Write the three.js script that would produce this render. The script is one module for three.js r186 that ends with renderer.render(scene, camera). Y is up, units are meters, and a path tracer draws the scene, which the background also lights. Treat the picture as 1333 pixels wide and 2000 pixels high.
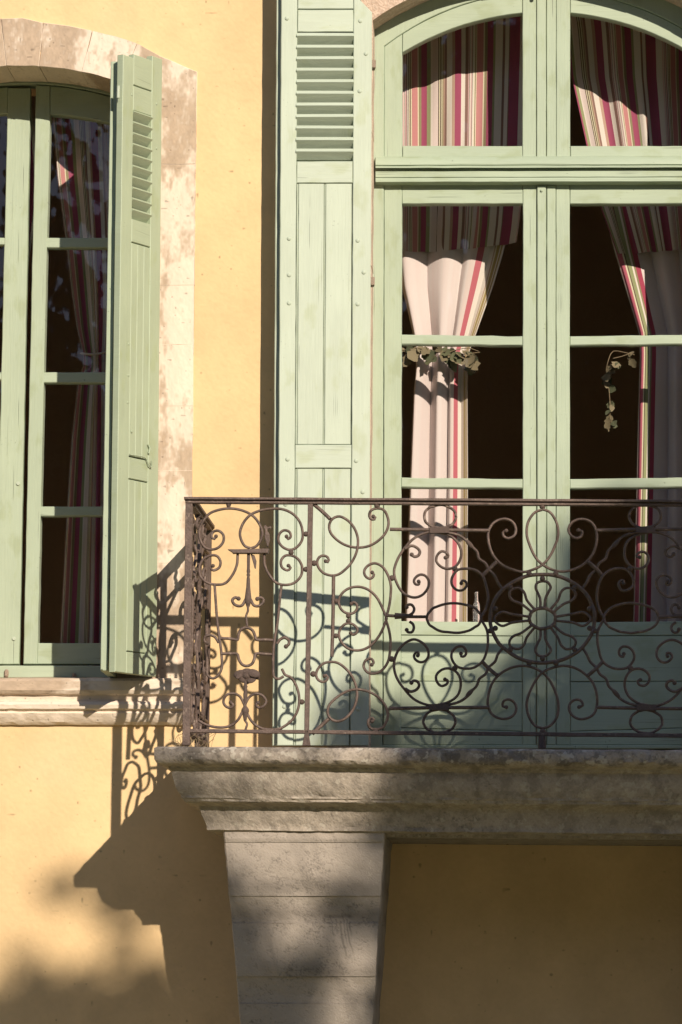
import * as THREE from 'three';
import { mergeGeometries, toCreasedNormals } from 'three/addons/utils/BufferGeometryUtils.js';

// ------------------------------------------------------------------ camera, sky, sun, exposure
const scene = new THREE.Scene();
const F = 6850, DIST = 14;                                   // telephoto view from the garden, eye at y = 0, 14 m from the wall
const camera = new THREE.PerspectiveCamera(2 * Math.atan(1000 / F) * 180 / Math.PI, 682 / 1024, 0.5, 400);
const zAx = new THREE.Vector3(-422.5, 1000, F).normalize();
const yAx = new THREE.Vector3(340, (F * F + 422.5 * 340) / 1000, -F).normalize();
const xAx = new THREE.Vector3().crossVectors(yAx, zAx);
const camRot = new THREE.Matrix4().set(xAx.x, xAx.y, xAx.z, 0, yAx.x, yAx.y, yAx.z, 0, zAx.x, zAx.y, zAx.z, 0, 0, 0, 0, 1);
camera.position.set(0, 0, DIST);
camera.quaternion.setFromRotationMatrix(camRot);

const SUN = new THREE.Vector3(0.42, 0.455, 0.85).normalize();
const sun = new THREE.DirectionalLight(new THREE.Color().setRGB(1.0, 0.87, 0.70), 4.6);
sun.position.copy(SUN.clone().multiplyScalar(40)); sun.castShadow = true;
sun.shadow.camera.left = -12; sun.shadow.camera.right = 12; sun.shadow.camera.top = 12; sun.shadow.camera.bottom = -12; sun.shadow.camera.far = 90;
scene.add(sun);

const renderer = new THREE.WebGLRenderer({ antialias: true });
renderer.toneMapping = THREE.LinearToneMapping;
renderer.toneMappingExposure = 1.28;
renderer.shadowMap.enabled = true;

{ // clear late afternoon sky: blue overhead, pale to the horizon, warmer round the sun
  const w = 256, h = 128, d = new Float32Array(w * h * 4), v = new THREE.Vector3();
  for (let j = 0; j < h; j++) for (let i = 0; i < w; i++) {
    const th = ((j + 0.5) / h - 0.5) * Math.PI, ph = ((i + 0.5) / w - 0.5) * 2 * Math.PI;
    v.set(Math.cos(th) * Math.cos(ph), Math.sin(th), Math.cos(th) * Math.sin(ph));
    const up = Math.max(0, v.y), g = Math.pow(1 - up, 3), s = Math.max(0, v.dot(SUN)), glow = 0.5 * Math.pow(s, 8) + 0.9 * Math.pow(s, 40);
    const o = (j * w + i) * 4;
    d[o] = 0.32 + 0.75 * g + glow; d[o + 1] = 0.52 + 0.70 * g + glow * 0.85; d[o + 2] = 1.02 + 0.45 * g + glow * 0.6; d[o + 3] = 1;
  }
  const t = new THREE.DataTexture(d, w, h, THREE.RGBAFormat, THREE.FloatType);
  t.mapping = THREE.EquirectangularReflectionMapping; t.magFilter = t.minFilter = THREE.LinearFilter; t.needsUpdate = true;
  scene.background = t; scene.environment = t; scene.backgroundIntensity = scene.environmentIntensity = 0.3;
}

// ------------------------------------------------------------------ helpers
let seed = 12345;
const rnd = () => { seed = (seed * 1664525 + 1013904223) >>> 0; return seed / 4294967296; };
const rr = (a, b) => a + (b - a) * rnd();
const lerp = (a, b, t) => a + (b - a) * t;
const clamp = (x, a = 0, b = 1) => Math.min(b, Math.max(a, x));
const sstep = (a, b, x) => { const t = clamp((x - a) / (b - a)); return t * t * (3 - 2 * t); };
const PERM = new Uint8Array(512); { const p = [...Array(256).keys()]; for (let i = 255; i > 0; i--) { const j = Math.floor(rnd() * (i + 1)); [p[i], p[j]] = [p[j], p[i]]; } for (let i = 0; i < 512; i++) PERM[i] = p[i & 255]; }
function vn(x, y, px = 256, py = 256, s = 0) {                 // value noise that repeats every px, py
  let xi = Math.floor(x), yi = Math.floor(y); const fx = x - xi, fy = y - yi, u = fx * fx * (3 - 2 * fx), w = fy * fy * (3 - 2 * fy);
  const x0 = ((xi % px) + px) % px, x1 = (x0 + 1) % px, y0 = ((yi % py) + py) % py, y1 = (y0 + 1) % py;
  const h = (a, b) => PERM[(PERM[(a + s) & 255] + b) & 255] / 255;
  return (h(x0, y0) * (1 - u) + h(x1, y0) * u) * (1 - w) + (h(x0, y1) * (1 - u) + h(x1, y1) * u) * w;
}
function fbm(x, y, px, py, oct, s = 0) { let a = 0, m = 0.5, t = 0; for (let o = 0; o < oct; o++) { a += m * vn(x, y, px, py, s + o * 17); t += m; m *= 0.55; x *= 2; y *= 2; px *= 2; py *= 2; } return a / t; }
const enc = (c) => { c = clamp(c); return 255 * (c <= 0.0031308 ? 12.92 * c : 1.055 * Math.pow(c, 1 / 2.4) - 0.055); };
function makeTex(w, h, fn) {                                   // fn(u, v) -> linear r, g, b, height; gives a colour map and a height map
  const c = new Uint8Array(w * h * 4), b = new Uint8Array(w * h * 4);
  for (let j = 0; j < h; j++) for (let i = 0; i < w; i++) {
    const q = fn((i + 0.5) / w, (j + 0.5) / h), o = (j * w + i) * 4;
    c[o] = enc(q[0]); c[o + 1] = enc(q[1]); c[o + 2] = enc(q[2]); c[o + 3] = 255;
    b[o] = b[o + 1] = b[o + 2] = clamp(q[3]) * 255; b[o + 3] = 255;
  }
  const mk = (a, srgb) => { const t = new THREE.DataTexture(a, w, h); t.wrapS = t.wrapT = THREE.RepeatWrapping; t.magFilter = THREE.LinearFilter; t.minFilter = THREE.LinearMipmapLinearFilter; t.generateMipmaps = true; if (srgb) t.colorSpace = THREE.SRGBColorSpace; t.needsUpdate = true; return t; };
  return [mk(c, true), mk(b, false)];
}
function texMat(w, h, sx, sy, fn, bump, rough, extra = {}) {   // sx, sy: metres that one repeat covers
  const [m, b] = makeTex(w, h, fn); for (const t of [m, b]) t.repeat.set(1 / sx, 1 / sy);
  return new THREE.MeshStandardMaterial({ map: m, bumpMap: bump ? b : null, bumpScale: bump, roughness: rough, ...extra });
}
const used = {};
function numbered(n) { used[n] = (used[n] ?? -1) + 1; return used[n] ? n + '_' + String(used[n]).padStart(3, '0') : n; }
function tag(o, label, category, group, kind) { o.userData = { label, category }; if (group) o.userData.group = group; if (kind) o.userData.kind = kind; return o; }
function thing(name, label, category, pos = [0, 0, 0], rotY = 0, rotZ = 0, group) {
  const o = new THREE.Group(); o.name = numbered(name); o.position.set(...pos); o.rotation.set(0, rotY, rotZ, 'YXZ');
  scene.add(o); o.updateMatrixWorld(true); return tag(o, label, category, group);
}
function add(parent, name, geo, mat) {
  const m = new THREE.Mesh(geo, mat); m.name = parent === scene ? numbered(name) : name; m.castShadow = m.receiveShadow = true; parent.add(m); return m;
}
// measurements were taken on the photograph (1333 x 2000); loc() turns one into metres on the plane z = w of a thing's own axes
const inv = new THREE.Matrix4(), e0 = new THREE.Vector3(), dd = new THREE.Vector3();
function loc(g, px, py, w = 0) {
  dd.set(px - 666.5, 1000 - py, -F).applyMatrix4(camRot); e0.set(0, 0, DIST);
  if (g && g !== scene) { let r = g; r.updateWorldMatrix(true, false); inv.copy(r.matrixWorld).invert(); const p1 = e0.clone().add(dd).applyMatrix4(inv); e0.applyMatrix4(inv); dd.copy(p1.sub(e0)); }
  const t = (w - e0.z) / dd.z; return [e0.x + dd.x * t, e0.y + dd.y * t];
}
const at = (px, py, z) => { const [x, y] = loc(null, px, py, z); return new THREE.Vector3(x, y, z); };
function jag(pts, j, step = 0.06) {                            // hand-made edges: long straight sides wander by about a millimetre
  if (!j) return pts; const out = [];
  for (let i = 0; i < pts.length; i++) {
    const a = pts[i], b = pts[(i + 1) % pts.length], L = Math.hypot(b[0] - a[0], b[1] - a[1]), n = Math.max(1, Math.round(L / step));
    for (let k = 0; k < n; k++) { const t = k / n, q = k ? j : j * 0.6; out.push([lerp(a[0], b[0], t) + rr(-q, q), lerp(a[1], b[1], t) + rr(-q, q)]); }
  }
  return out;
}
function slabGeo(P, w0, w1, o = {}) {                          // P: outline in metres
  const b = o.bev ?? 0.0025, S = new THREE.Shape(jag(P, o.jit ?? 0.0006).map((p) => new THREE.Vector2(p[0], p[1])));
  for (const h of o.holes ?? []) S.holes.push(new THREE.Path(jag(h, o.hjit ?? o.jit ?? 0.0006, 0.03).map((p) => new THREE.Vector2(p[0], p[1]))));
  const g = new THREE.ExtrudeGeometry(S, { depth: Math.max(1e-4, w1 - w0 - 2 * b), bevelEnabled: b > 0, bevelThickness: b, bevelSize: b, bevelOffset: -b, bevelSegments: b > 0.004 ? 2 : 1, curveSegments: 1 });
  g.translate(0, 0, w0 + b);
  const uv = g.attributes.uv, ou = o.keepUV ? 0 : rnd() * 3, ov = o.keepUV ? 0 : rnd() * 3;
  for (let i = 0; i < uv.count; i++) { const u = uv.getX(i), v = uv.getY(i); if (o.hz) uv.setXY(i, v + ou, u + ov); else uv.setXY(i, u + ou, v + ov); }
  return g;
}
const outline = (g, px, w) => px.map((p) => loc(g, p[0], p[1], w));
function prism(g, name, px, w0, w1, mat, o = {}, frame = null) {
  const fr = frame ?? g, q = { ...o }; if (o.holes) q.holes = o.holes.map((h) => outline(fr, h, w1));
  return add(g, name, slabGeo(outline(fr, px, w1), w0, w1, q), mat);
}
const quad = (x0, y0, x1, y1) => [[x0, y1], [x1, y1], [x1, y0], [x0, y0]];
const quad4 = (tl, tr, br, bl) => [bl, br, tr, tl];
function arc(cx, apex, R, x0, x1, n = 16) { const a = []; for (let i = 0; i <= n; i++) { const x = lerp(x0, x1, i / n); a.push([x, apex + R - Math.sqrt(R * R - (x - cx) * (x - cx))]); } return a; }
function moulding(g, name, pxL, pxR, prof, mat, dyR = 0, o = {}) {   // prof: [py, w] from top to bottom, run from pxL to pxR
  const n = o.n ?? 24, pos = [], uv = [], ju = rnd() * 3;
  const grid = []; let run = 0;
  for (let i = 0; i < prof.length; i++) {
    const [py, w] = prof[i], a = loc(g, pxL, py, w), b = loc(g, pxR, py + dyR, w); if (i) run += Math.hypot(py - prof[i - 1][0], 480 * (w - prof[i - 1][1])) / 480;
    const row = []; for (let k = 0; k <= n; k++) { const t = k / n, j = o.jit ?? 0.0006; row.push([lerp(a[0], b[0], t), lerp(a[1], b[1], t) + rr(-j, j), w + rr(-j, j), run]); } grid.push(row);
  }
  const tri = (...v) => { for (const q of v) { pos.push(q[0], q[1], q[2]); uv.push(q[3] + ju, q[0]); } };
  for (let i = 0; i + 1 < grid.length; i++) for (let k = 0; k < n; k++) { const A = grid[i][k], B = grid[i][k + 1], C = grid[i + 1][k + 1], E = grid[i + 1][k]; tri(A, E, C); tri(A, C, B); }
  for (const k of [0, n]) { const poly = grid.map((r) => new THREE.Vector2(r[k][2], r[k][1])); for (const f of THREE.ShapeUtils.triangulateShape(poly, [])) { const t = f.map((i) => [grid[i][k][0], grid[i][k][1], grid[i][k][2], grid[i][k][2]]); tri(...(k ? t : t.reverse())); } }
  const G = new THREE.BufferGeometry(); G.setAttribute('position', new THREE.Float32BufferAttribute(pos, 3)); G.setAttribute('uv', new THREE.Float32BufferAttribute(uv, 2));
  G.computeVertexNormals(); return add(g, name, toCreasedNormals(G, 0.5), mat);
}
function tube(P, r, seg, rad = 6, closed = false) {            // P: array of Vector3
  const c = new THREE.CatmullRomCurve3(P, closed, 'centripetal'), g = new THREE.TubeGeometry(c, seg, r, rad, closed), L = c.getLength(), uv = g.attributes.uv;
  for (let i = 0; i < uv.count; i++) uv.setXY(i, uv.getX(i) * L, uv.getY(i) * r * 6.28); return g;
}
const ball = (p, r, sx = 1, sy = 1, sz = 1) => { const g = new THREE.SphereGeometry(r, 10, 8); g.scale(sx, sy, sz); g.translate(p.x, p.y, p.z); return g; };

// ------------------------------------------------------------------ materials
const stucco = texMat(1536, 2048, 4.5, 6, (u, v) => {
  const x = u * 4.5, y = v * 6, big = fbm(u * 5, v * 6, 5, 6, 4, 3), mid = fbm(u * 40, v * 52, 40, 52, 4, 9), fine = fbm(u * 300, v * 400, 300, 400, 2, 21);
  const wash = fbm(u * 18, v * 5, 18, 5, 4, 31), sp = vn(u * 190, v * 250, 190, 250, 77), sp2 = vn(u * 420, v * 560, 420, 560, 91);
  let k = 0.86 + 0.28 * (big - 0.5) + 0.13 * (mid - 0.5) + 0.05 * (fine - 0.5) + 0.16 * (wash - 0.5);
  const dirt = sstep(0.93, 0.99, sp) * sstep(0.5, 0.7, mid + 0.1) * 0.42 + sstep(0.965, 0.995, sp2) * 0.18; k *= 1 - dirt;
  const pale = sstep(0.55, 0.75, fbm(u * 9, v * 12, 9, 12, 4, 55)) * 0.25;
  return [0.80 * k, lerp(0.575, 0.61, pale) * k, lerp(0.318, 0.385, pale) * k, 0.5 + 0.55 * (mid - 0.5) + 0.35 * (fine - 0.5) + 0.3 * (big - 0.5) - dirt * 0.3];
}, 0.0026, 0.95);
const whitewash = texMat(1024, 2048, 2, 4, (u, v) => {         // limewash brushed over brown stone and worn through
  const s1 = fbm(u * 10, v * 9, 10, 9, 5, 5), s2 = fbm(u * 60, v * 26, 60, 26, 4, 15), s3 = fbm(u * 150, v * 200, 150, 200, 2, 25), br = fbm(u * 22, v * 70, 22, 70, 3, 35);
  const m = sstep(0.38, 0.60, s1 - 0.03 + 0.34 * (s2 - 0.5) + 0.2 * (s3 - 0.5) + 0.12 * (br - 0.5)), t = 0.9 + 0.22 * (s2 - 0.5), f = 0.9 + 0.3 * (s3 - 0.5) + 0.2 * (s1 - 0.5);
  const pit = sstep(0.9, 0.97, vn(u * 130, v * 260, 130, 260, 61)) * 0.35;
  return [lerp(0.47 * f, 0.80 * t, 1 - m) * (1 - pit), lerp(0.36 * f, 0.68 * t, 1 - m) * (1 - pit), lerp(0.265 * f, 0.56 * t, 1 - m) * (1 - pit), 0.5 + 0.22 * (1 - m) + 0.35 * (s3 - 0.5) - pit * 0.5];
}, 0.005, 0.95);
for (const k of ['map', 'bumpMap']) whitewash[k].offset.set(0.43, 0.21);
function greyStone(base, lich) { return (u, v) => {
  const a = fbm(u * 6, v * 6, 6, 6, 5, 4), b = fbm(u * 40, v * 40, 40, 40, 4, 14), c = fbm(u * 220, v * 220, 220, 220, 2, 24), sp = vn(u * 150, v * 150, 150, 150, 44), d = fbm(u * 14, v * 3, 14, 3, 4, 64);
  let k = 0.85 + 0.6 * (a - 0.5) + 0.6 * (b - 0.5) + 0.6 * (c - 0.5);
  const l = sstep(0.46, 0.80, b * 0.45 + c * 0.45 + a * 0.3) * lich, w = sstep(0.82, 0.95, sp) * sstep(0.5, 0.65, a) * 0.5, st = sstep(0.58, 0.75, d) * 0.25 * lich;
  k *= (1 - l * 0.5) * (1 - st);
  return [lerp(base[0] * k, 0.55, w * 0.5), lerp(base[1] * k, 0.50, w * 0.5), lerp(base[2] * k, 0.42, w * 0.5), 0.5 + 0.5 * (b - 0.5) + 0.5 * (c - 0.5) - l * 0.15];
}; }
const slabStone = (() => {                                    // v runs down the moulding: a crust of dark and white lichen grows on the upper edge
  const base = greyStone([0.54, 0.465, 0.39], 0.7);
  return texMat(2048, 512, 2.6, 0.65, (u, v) => {
    const q = base(u * 2, v / 2), m = fbm(u * 70, v * 18, 70, 18, 4, 111), f = fbm(u * 260, v * 65, 260, 65, 3, 121), big = fbm(u * 9, v * 3, 9, 3, 4, 131), y = v * 0.65, crust = y < 0.1 + 0.04 * (m - 0.5) ? 1 : 0.62;
    const dark = sstep(0.50 - 0.10 * crust, 0.66, m * 0.55 + f * 0.45 + 0.25 * (big - 0.5)) * crust * 0.55, white = sstep(0.64, 0.72, fbm(u * 110, v * 28, 110, 28, 3, 141)) * crust * 0.6;
    const h = (x, w) => lerp(x * (1 - dark) * (0.95 + 0.5 * (f - 0.5) + 0.3 * (big - 0.5)), w, white);
    return [h(q[0], 0.52), h(q[1], 0.48), h(q[2], 0.41), q[3] * 0.6 + 0.4 * f];
  }, 0.0045, 0.95);
})();
const corbelStone = (() => {                                  // laid out over one corbel: left side, front, right side; with damp bands at the beds and old drip marks
  const base = greyStone([0.47, 0.41, 0.355], 0.6), beds = [1750, 1803, 1908, 1961].map((y) => (2180 - y) / 492), drips = [[628, 1856], [637, 1836], [645, 1893], [652, 1868], [658, 1890], [664, 1852]].map(([x, y], k) => [0.60 + (x - 448) / 500, (2180 - y) / 492, (2180 - 1806 - 5 * (k % 3)) / 492, 0.0018 + 0.0009 * (k % 3)]);
  return texMat(1536, 1024, 2, 1.33, (u, v) => {
    const q = base(u * 1.8, v * 1.2), x = u * 2, y = v * 1.33, wv = fbm(u * 30, v * 20, 30, 20, 3, 71) - 0.5; let k = 1;
    for (const b of beds) { const d = y - b + wv * 0.03; k *= 1 - 0.30 * sstep(0.05, 0.0, Math.abs(d)) * sstep(0.35, 0.65, fbm(u * 12 + b * 9, v * 3, 256, 256, 3, 81)); }
    for (const [dx, y0, y1, w] of drips) if (y > y0 && y < y1) k *= 1 - 0.42 * sstep(w * 1.8, w * 0.3, Math.abs(x - dx + wv * 0.02)) * sstep(y0, y0 + 0.05, y) * (0.55 + 0.9 * Math.max(0, wv + 0.2));
    if (x > drips[0][0] - 0.02 && x < drips[5][0] + 0.02) k *= 1 - 0.35 * sstep(0.012, 0, Math.abs(y - drips[0][2] + wv * 0.02)) * sstep(0, 0.02, x - drips[0][0] + 0.02) * sstep(0, 0.02, drips[5][0] + 0.02 - x);
    return [q[0] * k, q[1] * k, q[2] * k, q[3]];
  }, 0.003, 0.95);
})();
const pinkStone = texMat(512, 512, 0.6, 0.6, (u, v) => { const b = fbm(u * 30, v * 30, 30, 30, 4, 7), c = vn(u * 120, v * 120, 120, 120, 17), k = 0.75 + 0.5 * b; return [lerp(0.46, 0.58, c) * k, lerp(0.33, 0.46, c) * k, lerp(0.25, 0.37, c) * k, b * 0.5 + c * 0.5]; }, 0.004, 0.95);
function paint(c, wear) { return (u, v) => {
  const gr = fbm(u * 70, v * 5, 70, 5, 4, 6), fi = fbm(u * 220, v * 22, 220, 22, 2, 16), bl = fbm(u * 5, v * 5, 5, 5, 4, 26), crack = sstep(0.80, 0.9, fbm(u * 120, v * 3, 120, 3, 2, 36)) * sstep(0.5, 0.62, fbm(u * 6, v * 6, 6, 6, 3, 46));
  const chip = sstep(0.93, 0.97, vn(u * 90, v * 110, 90, 110, 56)) * sstep(0.55, 0.7, bl), dirt = sstep(0.55, 0.8, fbm(u * 10, v * 9, 10, 9, 5, 66));
  let k = 0.97 + 0.06 * (gr - 0.5) + 0.05 * (fi - 0.5) + 0.16 * (bl - 0.5); k *= 1 - crack * 0.55 * wear - chip * 0.35 * wear - dirt * 0.09 * wear;
  return [c[0] * k, c[1] * k, c[2] * k * (1 - 0.1 * dirt), 0.5 + 0.45 * (gr - 0.5) + 0.3 * (fi - 0.5) - 0.4 * crack * wear - 0.2 * chip];
}; }
const palePaint = texMat(512, 1024, 0.5, 1.0, paint([0.445, 0.508, 0.415], 1), 0.0009, 0.62);
const greenPaint = texMat(512, 1024, 0.5, 1.0, paint([0.365, 0.435, 0.328], 1.3), 0.0009, 0.6);
const olivePaint = texMat(512, 1024, 0.5, 1.0, paint([0.355, 0.42, 0.30], 0.6), 0.0012, 0.6);
const rust = texMat(512, 512, 0.25, 0.25, (u, v) => {
  const a = fbm(u * 8, v * 8, 8, 8, 4, 8), b = fbm(u * 50, v * 50, 50, 50, 3, 18), f = sstep(0.62, 0.78, fbm(u * 20, v * 20, 20, 20, 4, 28));
  const k = 0.6 + 0.9 * (a - 0.2) * 0.8 + 0.4 * (b - 0.5); return [lerp(0.135 * k, 0.34, f * 0.4), lerp(0.093 * k, 0.26, f * 0.4), lerp(0.078 * k, 0.21, f * 0.4), b];
}, 0.0015, 0.68);
const STRIPES = 'w10p10w7k4p14k6w12k5c7k7c8s45c8o20m42g30w15q45k8c8k10c8o8t10n18w45t25m55w35n25p8k4w10p8k4w12c6k5c7s50c10o22m50g18w60n20w30n8m78w45';
const SC = { w: [0.66, 0.60, 0.54], q: [0.62, 0.52, 0.49], p: [0.60, 0.40, 0.40], k: [0.11, 0.075, 0.05], c: [0.64, 0.59, 0.43], s: [0.48, 0.21, 0.21], o: [0.25, 0.21, 0.12], m: [0.31, 0.065, 0.125], g: [0.27, 0.29, 0.15], t: [0.44, 0.30, 0.23], n: [0.24, 0.14, 0.115] };
const stripeList = [...STRIPES.matchAll(/([a-z])(\d+)/g)].map((m) => [m[1], +m[2]]), stripeSum = stripeList.reduce((s, q) => s + q[1], 0);
function stripeAt(u) { let x = (u - Math.floor(u)) * stripeSum; for (const [k, w] of stripeList) { if (x < w) return SC[k]; x -= w; } return SC.w; }
const stripes = texMat(2048, 64, stripeSum * 0.000475, 0.03, (u, v) => { const c = stripeAt(u), k = 0.94 + 0.12 * vn(u * 1024, v * 32, 256, 32, 5); return [c[0] * k, c[1] * k, c[2] * k, vn(u * 1024, v * 32, 256, 32, 5)]; }, 0.0004, 0.95, { side: THREE.DoubleSide });
function liningAt(u, left) {
  const s = left ? u : 1 - u;                                  // the striped border runs down one edge
  if (left) { if (s < 0.012) return SC.w; if (s < 0.075) return [0.46, 0.12, 0.17]; if (s < 0.09) return SC.c; if (s < 0.10) return SC.k; if (s < 0.13) return SC.g; if (s < 0.145) return SC.w; if (s < 0.16) return SC.o; if (s < 0.20) return [0.34, 0.05, 0.09]; }
  else { if (s < 0.02) return SC.w; if (s < 0.035) return [0.36, 0.27, 0.11]; if (s < 0.045) return SC.w; if (s < 0.075) return [0.36, 0.27, 0.11]; if (s < 0.088) return SC.c; if (s < 0.10) return SC.t; if (s < 0.19) return SC.w; if (s < 0.245) return [0.45, 0.12, 0.15]; if (s < 0.30) return SC.q; }
  const f = vn(u * 60, 0.5, 256, 256, 40); return [0.64, lerp(0.54, 0.585, f), lerp(0.52, 0.565, f)];
}
const lining = (left) => texMat(1024, 64, 1, 0.03, (u, v) => { const c = liningAt(u, left), k = 0.96 + 0.08 * vn(u * 512, v * 32, 256, 32, 5); return [c[0] * k, c[1] * k, c[2] * k, vn(u * 512, v * 32, 256, 32, 5)]; }, 0.0004, 0.95, { side: THREE.DoubleSide });
const liningLeftDoor = lining(false), liningRightDoor = lining(true);
const glassMat = (() => { const [, b] = makeTex(256, 256, (u, v) => { const q = fbm(u * 4, v * 3, 4, 3, 3, 12); return [0, 0, 0, q]; }); b.repeat.set(2, 2); return new THREE.MeshPhysicalMaterial({ color: 0xffffff, transmission: 1, thickness: 0, roughness: 0.015, ior: 1.8, bumpMap: b, bumpScale: 0.0045 }); })();
const darkIron = new THREE.MeshStandardMaterial({ color: new THREE.Color().setRGB(0.045, 0.03, 0.025), roughness: 0.7 });
const roomMat = new THREE.MeshStandardMaterial({ color: new THREE.Color().setRGB(0.55, 0.43, 0.32), roughness: 0.95 });
const barkMat = texMat(256, 256, 0.6, 1.2, (u, v) => { const a = fbm(u * 20, v * 6, 20, 6, 4, 3), k = 0.5 + a; return [0.13 * k, 0.10 * k, 0.075 * k, a]; }, 0.02, 0.95);
const leafMats = [[0.055, 0.085, 0.025], [0.07, 0.095, 0.03], [0.045, 0.075, 0.025]].map((c) => new THREE.MeshPhysicalMaterial({ color: new THREE.Color().setRGB(...c), roughness: 0.7, side: THREE.DoubleSide }));

// ------------------------------------------------------------------ ground and house wall
const GROUND = -1.6;
{
  const g = new THREE.PlaneGeometry(400, 400, 1, 1); g.rotateX(-Math.PI / 2); g.translate(0, GROUND, 0);
  const uv = g.attributes.uv; for (let i = 0; i < uv.count; i++) uv.setXY(i, uv.getX(i) * 400, uv.getY(i) * 400);
  const m = texMat(512, 512, 3, 3, (u, v) => { const a = fbm(u * 20, v * 20, 20, 20, 5, 2), b = vn(u * 128, v * 128, 128, 128, 33), k = 0.6 + 0.8 * a; return [lerp(0.32, 0.44, b) * k, lerp(0.31, 0.41, b) * k, lerp(0.14, 0.21, b) * k, b]; }, 0.01, 1);
  const gr = add(scene, 'ground', g, m); gr.userData = { label: 'sunlit yard of dry grass and gravel in front of the house', kind: 'structure' };
}
const wx = (px) => loc(null, px, 1000, 0)[0];
const archL = (d) => [...arc(45, 126 + d, 570, -145, 235, 20)];
const archD = (d) => [...arc(1068, -67 + d, 600, 728, 1408, 24)];
const W0 = [0, 0, 0];
const house = thing('house_wall', 'ochre stucco house wall with stone surrounds round an arched window and a tall arched door', 'wall');
{
  const hole1 = [[-158, 1335], [221, 1335], ...archL(0).reverse()], hole2 = [[718, 1470], [1396, 1470], ...archD(0).reverse()];
  const P = [[-9, GROUND - 0.3], [9, GROUND - 0.3], [9, 7.5], [-9, 7.5]];
  const g = slabGeo(P, -0.5, 0, { bev: 0, jit: 0, hjit: 0.0008, holes: [outline(null, hole1, 0), outline(null, hole2, 0)], keepUV: true });
  add(house, 'stucco_wall', g, stucco);
  // stone blocks of the window surround, one mesh each
  const sur = new THREE.Group(); sur.name = 'window_surround'; house.add(sur);
  const stone = (pts, mat, zf, parent) => prism(parent, 'stone', pts, -0.24, zf, mat, { bev: 0.0012, jit: 0.0016, keepUV: true }, scene);
  const rings = [[[-91, 60], [-70, 144]], [[3, 36], [13, 128]], [[85, 44], [77, 129]], [[181, 60], [160, 140]], [[268, 84], [236, 162]]];
  for (let i = 0; i + 1 < rings.length; i++) {
    const [A, a] = rings[i], [B, b] = rings[i + 1], n = 5, top = [], bot = [];
    const top0 = [[-91, 60], [-40, 44], [3, 36], [45, 35], [85, 44], [135, 50], [181, 60], [225, 70], [268, 84]];
    for (const p of top0) if (p[0] > A[0] + 1 && p[0] < B[0] - 1) top.push(p);
    for (let k = 1; k < n; k++) { const x = lerp(a[0], b[0], k / n), dx = x - 45; bot.push([x, 128 + 570 - Math.sqrt(570 * 570 - dx * dx)]); }
    const gap = 0.5; stone([[a[0] + gap, a[1]], ...bot, [b[0] - gap, b[1]], [B[0] - gap, B[1]], ...top.reverse(), [A[0] + gap, A[1]]], whitewash, 0.008 + 0.0025 * (i % 2), sur);
  }
  const ys = [0, 321, 557, 673, 793, 919, 1100, 1327], xi = (y) => 236 - 0.018 * (y - 160), xo = (y) => 385 - 0.0115 * (y - 140);
  stone([[xi(321), 320], [xo(321), 320], [xo(140), 140], [315, 110], [268.9, 85], [236, 163]], whitewash, 0.009, sur);
  for (let i = 1; i + 1 < ys.length; i++) stone([[xi(ys[i + 1]), ys[i + 1] + 0.2], [xo(ys[i + 1]), ys[i + 1] + 0.2], [xo(ys[i]), ys[i] - 0.2], [xi(ys[i]), ys[i] - 0.2]], whitewash, 0.008 + 0.0009 * (i % 2), sur);
  // door surround
  const ds = new THREE.Group(); ds.name = 'door_surround'; house.add(ds);
  const vx = [728, 790, 880, 975, 1070, 1165, 1260, 1350, 1408], yin = (x) => -66 + 600 - Math.sqrt(360000 - (x - 1068) * (x - 1068));
  for (let i = 0; i + 1 < vx.length; i++) {
    const a = vx[i], b = vx[i + 1], out = (x) => [1068 + (x - 1068) * 1.22, yin(x) - 125], bot = [0, 1, 2, 3].map((k) => { const x = lerp(a, b, k / 3); return [x, yin(x)]; });
    stone([...bot, out(b - 0.8), out(a + 0.8)].map((p, k) => k < 4 ? p : p), pinkStone, 0.006 + 0.002 * (i % 2), ds);
  }
  const jy = [36, 260, 520, 760, 1010, 1240, 1462];
  for (let i = 0; i + 1 < jy.length; i++) for (const s of [0, 1]) {
    const lx = (y) => s ? 1409 - 0.004 * y + 4 : 729 - 0.006 * y, ox = s ? 1500 : 640;
    const pts = s ? [[lx(jy[i + 1]), jy[i + 1] - 0.6], [ox, jy[i + 1] - 0.6], [ox, jy[i] + 0.6], [lx(jy[i]), jy[i] + 0.6]] : [[ox, jy[i + 1] - 0.6], [lx(jy[i + 1]), jy[i + 1] - 0.6], [lx(jy[i]), jy[i] + 0.6], [ox, jy[i] + 0.6]];
    stone(pts, pinkStone, 0.006 + 0.002 * (i % 2), ds);
  }
  // window sill of moulded stone
  const sill = moulding(house, 'window_sill', -190, 384, [[1323, -0.24], [1325, 0.06], [1330, 0.072], [1348, 0.072], [1355, 0.062], [1358, 0.045], [1368, 0.04], [1371, 0.058], [1376, 0.066], [1384, 0.062], [1388, 0.045], [1391, 0.045], [1393, 0.05], [1410, 0.03], [1416, 0.012], [1418, -0.2]], whitewash, 0, { n: 40, jit: 0.0011 });
  sill.geometry.attributes.uv.needsUpdate = true;
  // iron peg under the balcony
  add(house, 'iron_peg', (() => { const p = at(992, 1640, 0), g = new THREE.CylinderGeometry(0.007, 0.006, 0.07, 8); g.rotateX(Math.PI / 2 + 0.5); g.translate(p.x, p.y, 0.03); return g; })(), darkIron);
}

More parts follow.
